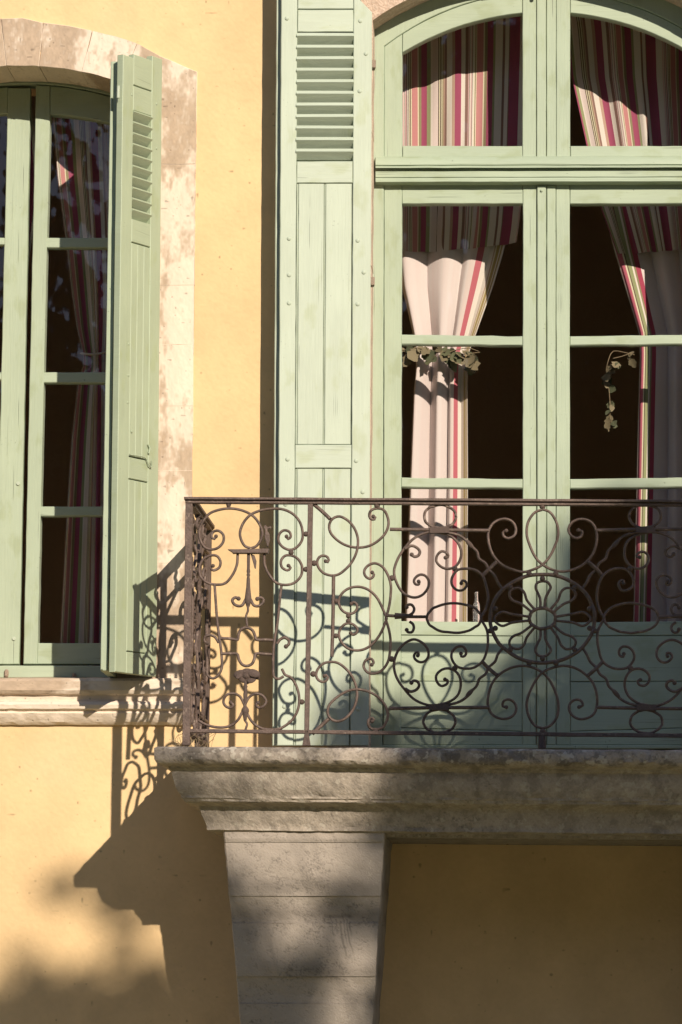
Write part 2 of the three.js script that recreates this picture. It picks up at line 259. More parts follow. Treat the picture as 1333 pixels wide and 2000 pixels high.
// ------------------------------------------------------------------ dark room behind
{
  const box = (name, x, y, z, sx, sy, sz) => { const g = new THREE.BoxGeometry(sx, sy, sz); g.translate(x, y, z); add(scene, name, g, roomMat).userData = { label: 'plain plastered surface of the room behind the panes', kind: 'structure' }; };
  box('room_floor', -0.5, 0.9, -2.75, 8, 0.2, 4.5); box('room_ceiling', -0.5, 5.3, -2.75, 8, 0.2, 4.5); box('room_wall', -0.5, 3.1, -5.05, 8, 4.6, 0.1); box('room_wall', -4.55, 3.1, -2.75, 0.1, 4.6, 4.5); box('room_wall', 3.55, 3.1, -2.75, 0.1, 4.6, 4.5);
}

// ------------------------------------------------------------------ glazed balcony door
function pane(g, px, w, parent = g, frame = g) {
  const P = outline(frame, px, w), S = new THREE.Shape(P.map((p) => new THREE.Vector2(...p))), G = new THREE.ShapeGeometry(S); G.translate(0, 0, w); return add(parent, 'pane', G, glassMat);
}
const dB = at(1067, 1460, -0.14);
const door = thing('balcony_door', 'tall double glazed balcony door in pale green wood with arched top lights', 'door', [dB.x, dB.y, 0]);
{
  const M = greenPaint, fr = -0.14, sa = -0.147;
  const fOut = [...arc(1068, -75, 590, 722, 1414, 24)], fIn = [...arc(1068, -18, 520, 751, 1386, 24)];
  add(door, 'door_frame', slabGeo(outline(door, [[716, 1462], [1408, 1462], ...fOut.reverse()], fr), -0.23, fr, { holes: [outline(door, [[747, 1455], [1384, 1455], ...fIn.reverse()], fr)], jit: 0.0005 }), M);
  const half = (m, leaf) => {                                  // m: x on the left half -> x of this leaf
    const X = m ? (x) => 2 * 1067.5 - x : (x) => x, q = (x0, y0, x1, y1) => m ? quad(X(x1), y0, X(x0), y1) : quad(x0, y0, x1, y1);
    const L = (nm, pts, w0, w1, o) => prism(leaf, nm, m ? pts.map((p) => [X(p[0]), p[1]]).reverse() : pts, w0, w1, M, o, door);
    // arched top light
    const ao = (x) => -17 + 520 - Math.sqrt(520 * 520 - (x - 1068) ** 2), ai = (x) => 23 + 540 - Math.sqrt(540 * 540 - (x - 1068) ** 2);
    L('stile', [[750.5, 307], [786, 307], [786, ai(786)], [786, ao(786)], [770, ao(770)], [751, ao(751)]], -0.2, sa, {});
    L('stile', [[1021, 307], [1048, 307], [1048, ao(1048)], [1021, ao(1021)]], -0.2, sa, {});
    const a = [], b = []; for (let i = 0; i <= 10; i++) { const x = lerp(786.6, 1020.5, i / 10); a.push([x, ai(x)]); b.push([x, ao(x)]); }
    L('top_rail', [...a, ...b.reverse()], -0.2, sa - 0.0015, { hz: 1, hjit: 0.001 });
    L('bottom_rail', [[786.6, 307], [1020.5, 307], [1020.5, 285], [786.6, 285]], -0.2, sa - 0.001, { hz: 1, jit: 0.0012 });
    L('cover_strip', [[1048.6, 307], [1067, 307], [1067, -17], [1048.6, -17]], -0.19, m ? sa - 0.002 : sa + 0.006, {});
    const gp = []; for (let i = 0; i <= 10; i++) { const x = lerp(784, 1023, i / 10); gp.push([x, ai(x) - 3]); }
    pane(door, (m ? [[784, 288], [1023, 288], ...gp.reverse()].map((p) => [X(p[0]), p[1]]).reverse() : [[784, 288], [1023, 288], ...gp.reverse()]), -0.178, leaf, door);
    // lower leaf
    const y = (t) => t;
    L('stile', [[749, 1455], [783, 1455], [785.5, 350], [751, 350]], -0.2, sa, { jit: 0.0008 });
    L('stile', [[1021, 1455], [1048, 1455], [1048.5, 350], [1022, 350]], -0.2, sa, { jit: 0.0008 });
    L('top_rail', q(786, 350, 1021.5, 397.5).map((p) => m ? [X(p[0]), p[1]] : p), -0.2, sa - 0.0015, { hz: 1, jit: 0.001 });
    for (const [y0, y1] of [[655, 674], [934, 953]]) L('muntin', [[783.5, y1 - 1.5], [1022, y1 + 1], [1022, y0 + 1.5], [783.5, y0 - 1.5]], -0.195, sa - 0.003, { hz: 1, jit: 0.0013, bev: 0.004 });
    L('bottom_rail', [[783, 1240], [1021, 1242], [1021, 1216], [783, 1213]], -0.2, sa - 0.0015, { hz: 1, jit: 0.0008 });
    L('bottom_rail', [[782, 1455], [1021, 1455], [1021, 1429], [782, 1422]], -0.2, sa - 0.0015, { hz: 1, jit: 0.0008 });
    L('panel_board', [[783, 1330], [1020.6, 1331], [1020.6, 1243], [783.5, 1241.2]], -0.19, sa - 0.004, { hz: 1 });
    L('panel_board', [[782.6, 1421], [1020.6, 1428], [1020.6, 1332.2], [783, 1331]], -0.19, sa - 0.0045, { hz: 1 });
    L('cover_strip', [[1049, 1455], [1067, 1455], [1067, 361.5], [1049.2, 361.5]], -0.19, m ? sa + 0.004 : sa + 0.010, { jit: 0.0006, bev: 0.004 });
    for (const [y0, y1] of [[395, 656], [672, 936], [951, 1216]]) pane(door, m ? quad(X(1024), y0, X(782), y1) : quad(782, y0, 1024, y1), -0.178, leaf, door);
  };
  for (const m of [false, true]) { const leaf = new THREE.Group(); leaf.name = 'door_leaf'; door.add(leaf); half(m, leaf); }
  moulding(door, 'transom', 734, 1404, [[306, -0.2], [306, -0.145], [309, -0.125], [314, -0.112], [319, -0.106], [322, -0.106], [323, -0.112], [325, -0.112], [326, -0.098], [328, -0.098], [329, -0.128], [334, -0.126], [335, -0.115], [346, -0.115], [347, -0.122], [348, -0.112], [351, -0.112], [352, -0.103], [355, -0.103], [358, -0.125], [362, -0.14], [363, -0.2]], M, -1.5, { n: 20 });
  // small latch hanging in the top of the arch
  add(door, 'latch', (() => { const [x, y] = loc(door, 1046, -22, -0.12), g = new THREE.CapsuleGeometry(0.008, 0.05, 4, 8); g.translate(x, y, -0.115); return g; })(), M);
  const kb = loc(door, 1058, 372, -0.13), kg = new THREE.SphereGeometry(0.006, 8, 6); kg.translate(kb[0], kb[1], -0.136); add(door, 'screw', kg, M);
}

// ------------------------------------------------------------------ arched window on the left
const wB = at(45, 1325, 0);
const win = thing('arched_window', 'arched casement window in pale green wood, its left leaf ajar, behind a stone sill', 'window', [wB.x, wB.y, 0]);
{
  const M = greenPaint, fz = -0.25, sz = -0.262;
  const aO = arc(48, 120, 560, -160, 262, 20), aI = arc(52, 163, 600, -122, 242, 20);
  add(win, 'window_frame', slabGeo(outline(win, [[-168, 1330], [250, 1330], ...aO.reverse()], fz), -0.34, fz, { holes: [outline(win, [[-142, 1300], [222, 1300], ...aI.reverse()], fz)] }), M);
  const right = new THREE.Group(); right.name = 'casement'; win.add(right);
  const R = (nm, pts, w0, w1, o) => prism(right, nm, pts, w0, w1, M, o, win);
  const ty = (x) => 166 + 600 - Math.sqrt(600 * 600 - (x - 52) ** 2), gy = (x) => 223 + 600 - Math.sqrt(600 * 600 - (x - 75) ** 2);
  R('stile', [[46, 1297], [73, 1297], [98, 222], [98, ty(98)], [71, ty(71)]], -0.32, sz, { jit: 0.0008 });
  R('stile', [[198, 1297], [221, 1297], [242, ty(242)], [222, ty(222)]], -0.32, sz, { jit: 0.0008 });
  R('top_rail', [[98.6, 223], [140, gy(140)], [180, gy(180)], [221, gy(221)], [221, ty(221)], [180, ty(180)], [140, ty(140)], [98.6, ty(98.6)]], -0.32, sz - 0.0015, { hz: 1 });
  R('bottom_rail', [[73, 1297], [198, 1297], [199, 1256], [74, 1256]], -0.32, sz - 0.0015, { hz: 1 });
  for (const [y0, y1, x] of [[464, 484, 92], [727, 748, 85], [989, 1008, 79]]) R('muntin', [[x - 3, y1], [x + 123, y1], [x + 123, y0], [x - 3, y0]], -0.31, sz - 0.002, { hz: 1, jit: 0.001, bev: 0.004 });
  for (const [y0, y1, x] of [[222, 466, 93], [482, 729, 88], [746, 991, 82], [1006, 1258, 75]]) pane(win, quad4([x + 2, y0], [x + 140, y0], [x + 136, y1], [x - 4, y1]), -0.29, right, win);
  const leaf = new THREE.Group(); leaf.name = 'casement'; win.add(leaf);
  const hp = loc(win, -138, 1300, sz); leaf.position.set(hp[0], 0, sz); leaf.rotation.y = 2.2 * Math.PI / 180; leaf.updateMatrixWorld(true);
  const Lf = (nm, pts, w0, w1, o) => prism(leaf, nm, pts, w0, w1, M, o);
  Lf('stile', [[-10, 1297], [38, 1297], [60, 172], [16, 172]], -0.05, 0, { jit: 0.001 });
  Lf('stile', [[-160, 1297], [-132, 1297], [-112, 190], [-140, 200]], -0.05, 0, {});
  Lf('top_rail', [[-112, 224], [15, 222], [16, 170], [-112, 186]], -0.05, -0.0015, { hz: 1 });
  Lf('bottom_rail', [[-132, 1297], [-10, 1297], [-9, 1256], [-132, 1256]], -0.05, -0.0015, { hz: 1 });
  for (const [y0, y1, x] of [[464, 478, 11], [727, 742, 5], [989, 1003, 0]]) Lf('muntin', [[-130, y1], [x, y1], [x, y0], [-130, y0]], -0.04, -0.002, { hz: 1, bev: 0.004 });
  for (const [y0, y1, x] of [[220, 466, 18], [476, 729, 12], [740, 991, 6], [1001, 1258, 0]]) pane(leaf, quad4([x - 132, y0], [x, y0], [x - 5, y1], [x - 138, y1]), -0.025, leaf);
  // water bar under the leaves, two dowel ends
  prism(win, 'water_bar', [[-160, 1324], [223, 1324], [224, 1300], [-158, 1300]], -0.3, -0.238, M, { hz: 1, bev: 0.004 });
  for (const [x, y] of [[13, 1315], [145, 1322]]) { const [a, b] = loc(win, x, y, -0.23), g = new THREE.CapsuleGeometry(0.009, 0.016, 3, 8); g.translate(a, b, -0.232); add(win, 'peg', g, pinkStone); }
  for (const [x, y] of [[36, 944], [28, 1247]]) { const [a, b] = loc(leaf, x, y, 0.004), g = new THREE.CylinderGeometry(0.008, 0.008, 0.006, 12); g.rotateX(Math.PI / 2); g.translate(a, b, 0.002); add(leaf, 'dowel', g, palePaint); }
}

// ------------------------------------------------------------------ shutters
function rivet(g, x, y, w, mat, r = 0.0095) { const [a, b] = loc(g, x, y, w), s = new THREE.SphereGeometry(r, 10, 6, 0, 6.283, 0, 1.57); s.rotateX(Math.PI / 2); s.scale(1, 1, 0.6); s.translate(a, b, w - 0.0005); return add(g, 'bolt_head', s, mat); }
function slats(g, mat, x0, x1, ys, wF, depth, thick, lean, skew = 0) {   // louvres: front edge low, rising towards the wall
  for (const [y, xa, xb] of ys.map((y) => [y, x0(y), x1(y)])) {
    const a = loc(g, xa, y, wF), b = loc(g, xb, y + skew, wF), L = Math.hypot(b[0] - a[0], b[1] - a[1]), bx = new THREE.BoxGeometry(L, thick, depth);
    const uv = bx.attributes.uv; for (let i = 0; i < uv.count; i++) uv.setXY(i, uv.getY(i) * 0.05 + rnd(), uv.getX(i) * L);
    bx.translate(0, 0, -depth / 2); bx.rotateX(lean + rr(-0.02, 0.02)); bx.rotateZ(Math.atan2(b[1] - a[1], b[0] - a[0]) + rr(-0.004, 0.004)); bx.translate((a[0] + b[0]) / 2, (a[1] + b[1]) / 2, wF); add(g, 'slat', bx, mat);
  }
}
{ // shutter of the door, folded back against the wall
  const pL = at(545, 1455, 0.175), pR = at(722, 1455, 0.125), sh = thing('louvred_shutter', 'tall pale green louvred shutter folded open beside the balcony door', 'shutter', [pL.x, pL.y, pL.z], Math.atan2(pL.z - pR.z, pR.x - pL.x));
  const M = palePaint, T = -0.022, lx = (y) => 550 - 0.0055 * y, rx = (y) => 727.5 - 0.0048 * y, li = (y) => 582 - 0.0055 * y, ri = (y) => 691 - 0.0046 * y;
  const B = (nm, pts, w0, w1, o) => prism(sh, nm, pts, w0, w1, M, o);
  const TOP = -120, BOT = 1456;
  B('stile', [[lx(BOT), BOT], [li(BOT) - 0.7, BOT], [li(TOP) - 0.7, TOP], [lx(TOP), TOP]], T, 0, { jit: 0.0008 });
  B('stile', [[ri(BOT) + 0.7, BOT], [rx(BOT), BOT], [rx(24), 24], [704, 0], [ri(TOP) + 12, TOP + 100], [ri(TOP), TOP + 60]], T, 0.0005, { jit: 0.0008 });
  const rail = (y0, y1, w) => B('rail', [[li(y1), y1], [ri(y1), y1], [ri(y0), y0], [li(y0), y0]], T, w, { hz: 1, jit: 0.0009 });
  rail(-60, 17, -0.003); rail(19, 62, -0.002); rail(315, 357, -0.0015); rail(869, 914, -0.0015);
  slats(sh, M, (y) => li(y) - 2, (y) => ri(y) + 1, [67, 90, 112.5, 135, 157.5, 180, 203, 225.5, 248, 270.5, 293], 0.002, 0.043, 0.0195, -0.68, 0);
  B('back_board', [[li(314), 314], [ri(314), 314], [ri(62), 62], [li(62), 62]], T - 0.0135, T - 0.0125, {});
  const board = (y0, y1, a0, a1, w) => B('panel_board', [[lerp(li(y1), ri(y1), a0), y1], [lerp(li(y1), ri(y1), a1), y1], [lerp(li(y0), ri(y0), a1), y0], [lerp(li(y0), ri(y0), a0), y0]], T + 0.006, w, { jit: 0.0005 });
  for (const [y0, y1] of [[358.5, 868], [915.5, BOT]]) { board(y0, y1, 0.002, 0.028, -0.0075); board(y0, y1, 0.034, 0.488, -0.006); board(y0, y1, 0.492, 0.515, -0.009); board(y0, y1, 0.52, 0.985, -0.0065); }
  for (const [x, y] of [[561, 36], [704, 41], [715, 105], [703, 178], [565, 466], [699, 470], [565, 537], [711, 532], [565, 592], [699, 594], [562, 897], [696, 900], [709, 961], [558, 985], [556, 1380], [700, 1385]]) rivet(sh, x, y, 0, M);
  // second leaf folded behind the first, joined to it by hinge knuckles
  prism(sh, 'rear_leaf', [[lx(BOT) - 9, BOT], [rx(BOT) - 12, BOT], [rx(30) - 12, 30], [lx(-120) - 9, -120]], -0.07, -0.036, M, { jit: 0.0008 });
  for (const y of [60, 330, 900, 1300]) { const [a, b] = loc(sh, lx(y) - 2, y, -0.042), g = new THREE.CylinderGeometry(0.007, 0.007, 0.075, 8); g.translate(a - 0.004, b, -0.042); add(sh, 'hinge', g, M); }
  for (const y of [126, 550]) { const [a, b] = loc(sh, rx(y) + 2, y, -0.05), g = new THREE.BoxGeometry(0.02, 0.032, 0.05); g.translate(a, b, -0.06); add(sh, 'hinge', g, pinkStone); }
}
{ // folding shutter of the left window: outer leaf turned back towards the wall, first leaf seen edge on
  const a = at(240, 1312, 0.285), b = at(311, 1320, 0.035), sh = thing('folding_shutter', 'narrow green folding shutter standing half open beside the arched window', 'shutter', [a.x, a.y, a.z], Math.atan2(a.z - b.z, b.x - a.x));
  const M = olivePaint, T = -0.03, lx = (y) => 241.5 - 0.0135 * (y - 111), rx = (y) => 317.5 - 0.0095 * (y - 115);
  const B = (nm, pts, w0, w1, o, m = M) => prism(sh, nm, pts, w0, w1, m, o);
  const tY = (x) => 110 + (x - 240) * 0.07, bY = (x) => 1311 + (x - 228) * 0.11, fx = (t, y) => lerp(lx(y), rx(y), t);
  const V = (nm, t0, t1, y0, y1, w0, w1, o, sl0 = 0, sl1 = 0) => { // board between fractions of the width, its ends following the leaf's own level
    const k = (y) => clamp(1.0 * 0.36 - (y - 111) * 0.0002, 0.05, 0.4), yy = (t, y) => y + (fx(t, y) - lx(y)) * k(y);
    return B(nm, [[fx(t0, y1), yy(t0, y1)], [fx(t1, y1), yy(t1, y1)], [fx(t1, y0), yy(t1, y0)], [fx(t0, y0), yy(t0, y0)]], w0, w1, o);
  };
  V('stile', 0, 0.27, 106, 1312, T, 0, {}); V('stile', 0.745, 1, 88, 1312, T, 0, {});
  V('rail', 0.273, 0.742, 98, 158, T, -0.002, { hz: 1 }); V('rail', 0.273, 0.742, 160, 208, T, -0.001, { hz: 1 }); V('rail', 0.273, 0.742, 421, 466, T, -0.001, { hz: 1 }); V('rail', 0.273, 0.742, 888, 930, T, -0.001, { hz: 1 }); V('rail', 0.273, 0.742, 1270, 1312, T, -0.001, { hz: 1 });
  const ys = []; for (let i = 0; i < 10; i++) ys.push(209 + 21.4 * i);
  for (const y of ys) { const kk = 0.36 - (y - 111) * 0.0002; slats(sh, M, (q) => fx(0.265, q), (q) => fx(0.75, q), [y + (fx(0.27, y) - lx(y)) * kk], -0.001, 0.042, 0.0145, -0.85, (fx(0.75, y) - fx(0.265, y)) * kk); }
  V('back_board', 0.27, 0.745, 200, 424, T - 0.005, T - 0.002, {});
  for (const [y0, y1] of [[468, 886], [932, 1268]]) { V('panel_board', 0.274, 0.425, y0, y1, T + 0.004, -0.0025, {}); V('panel_board', 0.428, 0.583, y0, y1, T + 0.004, -0.003, {}); V('panel_board', 0.587, 0.741, y0, y1, T + 0.004, -0.0025, {}); }
  for (const [x, y] of [[258, 185], [306, 203], [252, 672], [251, 733], [250, 786], [258, 843], [306, 290]]) rivet(sh, x, y, 0, M, 0.006);
  { // crooked latch hook
    const p = (x, y, w) => { const q = loc(sh, x, y, w); return new THREE.Vector3(q[0], q[1], w); };
    add(sh, 'latch', mergeGeometries([tube([p(254, 888, 0.004), p(270, 890, 0.006), p(286, 896, 0.006), p(291, 908, 0.008), p(297, 912, 0.01), p(296, 900, 0.012)], 0.0028, 24), tube([p(290, 868, 0.003), p(293, 876, 0.006), p(291, 886, 0.004)], 0.004, 8)]), M);
  }
  // first leaf: perpendicular to the wall, hung at the reveal
  const g = new THREE.Group(); g.name = 'rear_leaf'; sh.add(g);
  const w0 = at(197, 1312, 0.29), P = []; const o = sh.worldToLocal(new THREE.Vector3(w0.x, w0.y, 0.0)); g.position.copy(o); g.rotation.y = -sh.rotation.y + 0.0;
  sh.updateMatrixWorld(true); g.updateMatrixWorld(true);
  const e = (nm, x0, x1, wa, wb, y0, y1) => { const A = loc(g, x0, y1, wb), C = loc(g, x0, y0, wb), x2 = loc(g, x1, y1, wb)[0] - A[0]; const G = slabGeo([[0, A[1]], [x2, A[1]], [x2, C[1]], [0, C[1]]], wa, wb, {}); add(g, nm, G, greenPaint); };
  e('leaf_board', 197, 211, 0.0, 0.292, 120, 1310);
  e('leaf_edge', 197, 202, 0.2925, 0.298, 122, 1308);
  for (const y of [180, 728, 1268]) { const q = loc(sh, 229, y, -0.016), c = new THREE.CylinderGeometry(0.0065, 0.0065, 0.05, 8); c.translate(q[0], q[1], -0.01); add(sh, 'hinge', c, palePaint); }
}

// ------------------------------------------------------------------ balcony slab and corbels
{
  const Z = 0.835, pa = at(300, 1459, Z), pb = at(1333, 1467, Z), ang = Math.atan2(pb.y - pa.y, pb.x - pa.x), L = (1840 - 300) / 1033 * (pb.x - pa.x);
  const sl = thing('balcony_slab', 'weathered grey stone balcony slab with moulded edge carrying the iron railing', 'balcony', [pa.x, pa.y, 0], 0, ang * 0.8);
  const s = 1 / 508, prof = [[0.05, 0], [0.012, 0.003], [0.003, -0.004], [0, -0.02], [0.002, -0.045], [0.012, -0.058], [0.03, -0.066], [0.052, -0.07], [0.056, -0.078], [0.066, -0.084], [0.066, -0.1], [0.07, -0.12], [0.078, -0.145], [0.092, -0.168], [0.098, -0.176], [0.1, -0.184], [0.106, -0.188], [0.108, -0.196], [0.118, -0.202], [0.14, -0.207], [0.16, -0.214], [0.167, -0.226], [0.172, -0.245], [0.182, -0.27], [0.19, -0.285], [0.19, -0.3], [0.205, -0.305], [0.26, -0.306], [0.262, -0.318]];
  const path = []; for (let i = 0; i <= 20; i++) path.push(['l', i / 20]); for (let i = 1; i <= 220; i++) path.push(['f', i / 220]); for (let i = 1; i <= 8; i++) path.push(['r', i / 8]);
  const pos = [], uv = [], idx = []; let run = 0, last = null;
  const n3 = (a, b, k) => fbm(a * k + 40, b * k + 40, 256, 256, 3, 70) - 0.5;
  for (const [side, t] of path) {
    let q0 = null, pr = 0;
    for (let j = 0; j < prof.length; j++) {
      let [off, dy] = prof[j]; const len = side === 'l' ? t * Z : side === 'f' ? Z + t * L : Z + L + t * Z;
      const wob = 0.010 * n3(len, j * 0.06, 9) * (j > 0 && j < 8 ? 1.0 : 0.5) + 0.006 * n3(len, j * 0.2, 40); const o2 = off + wob * (j ? 1 : 0); dy += 0.006 * n3(len + 7, j * 0.13, 12);
      const x = side === 'l' ? o2 : side === 'f' ? lerp(o2, L - o2, t) : L - o2, z = side === 'l' ? lerp(-0.01, Z - o2, t) : side === 'f' ? Z - o2 : lerp(Z - o2, -0.01, t);
      if (j) pr += Math.hypot(prof[j][0] - prof[j - 1][0], prof[j][1] - prof[j - 1][1]);
      pos.push(x, dy, z); uv.push(len, pr);
    }
  }
  const m = prof.length; for (let i = 0; i + 1 < path.length; i++) for (let j = 0; j + 1 < m; j++) { const a = i * m + j, b = a + m; idx.push(a, a + 1, b + 1, a, b + 1, b); }
  const g = new THREE.BufferGeometry(); g.setAttribute('position', new THREE.Float32BufferAttribute(pos, 3)); g.setAttribute('uv', new THREE.Float32BufferAttribute(uv, 2)); g.setIndex(idx); g.computeVertexNormals();
  const top = new THREE.BoxGeometry(L - 0.08, 0.05, Z - 0.04); top.translate(L / 2, -0.026, (Z - 0.05) / 2); const bot = new THREE.BoxGeometry(L - 0.5, 0.05, Z - 0.26); bot.translate(L / 2, -0.29, (Z - 0.27) / 2);
  for (const q of [top, bot]) { const u = q.attributes.uv; for (let i = 0; i < u.count; i++) u.setXY(i, u.getX(i) * 3, u.getY(i)); }
  const all = mergeGeometries([toCreasedNormals(g, 0.7), ...[top, bot].map((q) => q.toNonIndexed())]);
  add(sl, 'moulded_slab', all, slabStone);

  // corbels: four stacked stones each
  const rows = [[[1612, 0.632], [1640, 0.631], [1645, 0.627]], [[1645.12, 0.624], [1690, 0.618], [1730, 0.606], [1750, 0.598]], [[1750.12, 0.594], [1770, 0.582], [1790, 0.572], [1803, 0.568]], [[1803.12, 0.572], [1850, 0.562], [1895, 0.548], [1907, 0.542]], [[1907.12, 0.538], [1925, 0.526], [1945, 0.516], [1960, 0.511]], [[1960.12, 0.514], [2030, 0.49], [2110, 0.44], [2160, 0.36], [2180, 0.2]]];
  const xl = (y) => 437 + (y - 1620) * 0.085, xr = (y) => 752 - (y - 1620) * 0.064;
  const c = thing('stone_corbel', 'tapering grey stone corbel under the left end of the balcony', 'corbel', [at(595, 2000, 0).x, at(595, 2180, 0.3).y, 0]);
  for (const blk of rows) {
    const P = [], U = [], I = [], nX = 30, yN = [];
    for (let i = 0; i + 1 < blk.length; i++) for (let k = 0; k < 6; k++) yN.push([lerp(blk[i][0], blk[i + 1][0], k / 6), lerp(blk[i][1], blk[i + 1][1], k / 6)]); yN.push(blk[blk.length - 1]);
    const ring = (y, z) => { const a = loc(c, xl(y), y, z), b = loc(c, xr(y), y, z), r = []; for (let k = 0; k <= 6; k++) r.push([a[0], a[1], lerp(-0.01, z - 0.004, k / 6), 0]); for (let k = 0; k <= nX; k++) r.push([lerp(a[0] + 0.004, b[0] - 0.004, k / nX), lerp(a[1], b[1], k / nX), z, 1]); for (let k = 0; k <= 6; k++) r.push([b[0], b[1], lerp(z - 0.004, -0.01, k / 6), 2]); return r; };
    const G = yN.map((q) => ring(...q)), N = G[0].length;
    G.forEach((r) => { let s0 = 0; r.forEach((p, k) => { if (k) s0 += Math.hypot(p[0] - r[k - 1][0], p[2] - r[k - 1][2]); const w = 0.008 * n3(s0 + p[1], p[1], 7) + 0.004 * n3(s0, p[1] + 3, 45); P.push(p[0] + (p[3] === 0 ? -w : p[3] === 2 ? w : 0), p[1], p[2] + (p[3] === 1 ? w : 0)); U.push(s0, p[1]); }); });
    for (let i = 0; i + 1 < G.length; i++) for (let k = 0; k + 1 < N; k++) { const a = i * N + k, b = a + N; I.push(a, b, b + 1, a, b + 1, a + 1); }
    for (const i of [0, G.length - 1]) { const poly = G[i].map((p) => new THREE.Vector2(p[0], p[2])); for (const f of THREE.ShapeUtils.triangulateShape(poly, [])) I.push(...(i ? f : [f[2], f[1], f[0]]).map((q) => q + i * N)); }
    const q = new THREE.BufferGeometry(); q.setAttribute('position', new THREE.Float32BufferAttribute(P, 3)); q.setAttribute('uv', new THREE.Float32BufferAttribute(U, 2)); q.setIndex(I); q.computeVertexNormals();
    add(c, 'stone', toCreasedNormals(q, 0.6), corbelStone);
  }
  const c2 = c.clone(); c2.name = numbered('stone_corbel'); c2.position.x += (1530 - 595) / 505; scene.add(c2); tag(c2, 'matching stone corbel under the far right end of the balcony', 'corbel');
}

// ------------------------------------------------------------------ wrought iron railing
{
  const RZ = 0.72, p0 = at(366, 1456, RZ), rail = thing('balcony_railing', 'rusty wrought iron balcony railing with scrolls, rings and a central rosette', 'railing', [p0.x, p0.y, RZ]);
  const R = 0.0053, q = (px, py) => { const a = loc(rail, px, py, 0); return new THREE.Vector3(a[0], a[1], 0); };
  const cx = q(1060, 1208), mir = (P, mx, my, c = cx) => P.map((p) => new THREE.Vector3(mx ? 2 * c.x - p.x : p.x, my ? 2 * c.y - p.y : p.y, p.z));
  const Zm = { A: [590, 965], B: [750, 965], C: [900, 965], D: [360, 965], E: [360, 1210] };
  const S = 1333 / 250, read = (z, t) => t.trim().split(/\s+/).map((s) => { const [x, y] = s.split(',').map(Number); return q(Zm[z][0] + x / S, Zm[z][1] + y / S); });
  const side = new THREE.Group(); side.name = 'side_panel';
  const X6 = q(605, 1208).x;
  const seg = (P) => Math.min(110, Math.max(10, P.length * 5));
  function bar(name, P, o = {}) {
    const r = o.r ?? R, kinds = o.sym === '4' ? [[0, 0], [1, 0], [0, 1], [1, 1]] : o.sym === 'v' ? [[0, 0], [0, 1]] : o.sym === 'h' ? [[0, 0], [1, 0]] : o.sym === 'col' ? [[0, 0], [1, 0]] : o.sym === 'col4' ? [[0, 0], [1, 0], [0, 1], [1, 1]] : [[0, 0]];
    for (const [mx, my] of kinds) {
      const Q = mir(P, mx, my, o.c ?? cx).map((p) => p.clone().add(new THREE.Vector3(rr(-0.0012, 0.0012), rr(-0.0012, 0.0012), rr(-0.003, 0.003)))), gs = [tube(Q, r, seg(P), 7)];
      gs[0].scale(1, 1, 1.25);
      if (o.eye) gs.push(ball(Q[Q.length - 1], r * 1.45, 1, 1, 1.2)); if (o.eye0) gs.push(ball(Q[0], r * 1.45, 1, 1, 1.2));
      const g = mergeGeometries(gs); add(o.to ?? rail, name, g, rust);
      if (o.side && !mx) add(side, name, g, rust);
    }
  }
  const ellipse = (x, y, a, b, n = 28) => { const P = []; for (let i = 0; i <= n; i++) { const t = i / n * 2 * Math.PI; P.push(q(x + a * Math.cos(t), y + b * Math.sin(t))); } return P; };
  const collar = (px, py, sym, r = 0.0115, sd = true) => { const c = q(px, py); for (const [mx, my] of sym === '4' ? [[0, 0], [1, 0], [0, 1], [1, 1]] : sym === 'v' ? [[0, 0], [0, 1]] : sym === 'h' ? [[0, 0], [1, 0]] : [[0, 0]]) { const p = mir([c], mx, my)[0], g = ball(p, r, 1, 1, 1.1); add(rail, 'collar', g, rust); if (sd && !mx) add(side, 'collar', g, rust); } };

  // column next to the corner panel (mirrored about the centre line and up and down)
  bar('tie_bar', read('A', '128,105 215,185 295,258'), { sym: 'col4', side: 1, r: 0.0075 });
  bar('scroll', read('A', '745,232 765,248 745,270 712,255 700,215 722,170 780,150 850,168 892,235 905,310 872,400 800,482 700,540 590,558 480,540 375,480 300,395 283,320 318,258 390,235 470,265 540,345 578,450 585,540 562,620 520,710 450,790 380,838 310,848 230,822 172,762 160,700 190,652 245,640 282,675 272,710 248,700'), { sym: 'col4', eye: 1, eye0: 1, side: 1 });
  bar('upright_bar', [q(652, 1124), q(650.5, 1208), q(649, 1282)], { sym: 'col', side: 1, r: 0.0072 });
  bar('scroll', read('A', '735,815 750,835 735,870 700,880 662,850 652,795 690,740 760,722 840,758 900,850 924,950 926,1060 912,1165 872,1296'), { sym: 'col4', eye0: 1, side: 1 });
  bar('scroll', read('A', '885,1296 830,1165 770,1065 690,998 600,967 500,978 425,1030 387,1110 402,1185 462,1240 530,1238 576,1190 570,1142 530,1125 512,1145'), { sym: 'col4', eye: 1, side: 1 });
  for (const [x, y] of [[614, 1100], [766, 1129], [737, 988]]) collar(x, y, '4');
  for (const [x, y] of [[657, 1174], [681, 1203]]) collar(x, y, '4', 0.01);
  bar('spear', [q(756, 1202), q(800, 1204), q(834, 1205)], { sym: 'h', r: 0.0062 });
  { const a = q(762, 1202), b = q(812, 1204), P = []; for (const m of [0, 1]) { const g = new THREE.CylinderGeometry(0.0065, 0.0125, 0.07, 8); g.rotateZ(-Math.PI / 2 * (m ? -1 : 1)); const p = mir([a.clone().lerp(b, 0.55)], m, 0)[0]; g.translate(p.x, p.y, 0); add(rail, 'spear_head', g, rust); } }
  bar('leaf_curl', read('A', '1120,1262 1158,1235 1170,1195 1145,1152 1105,1155 1092,1180'), { sym: '4', r: 0.0055, eye: 1 });

  // centre panel
  bar('scroll', read('B', '620,398 480,395 330,455 222,560 140,680 108,810 135,930 205,1030 310,1078 400,1050 460,982 470,905 432,852 375,843 322,880 320,920 348,946 376,925 360,908'), { sym: '4', eye: 1, side: 1 });
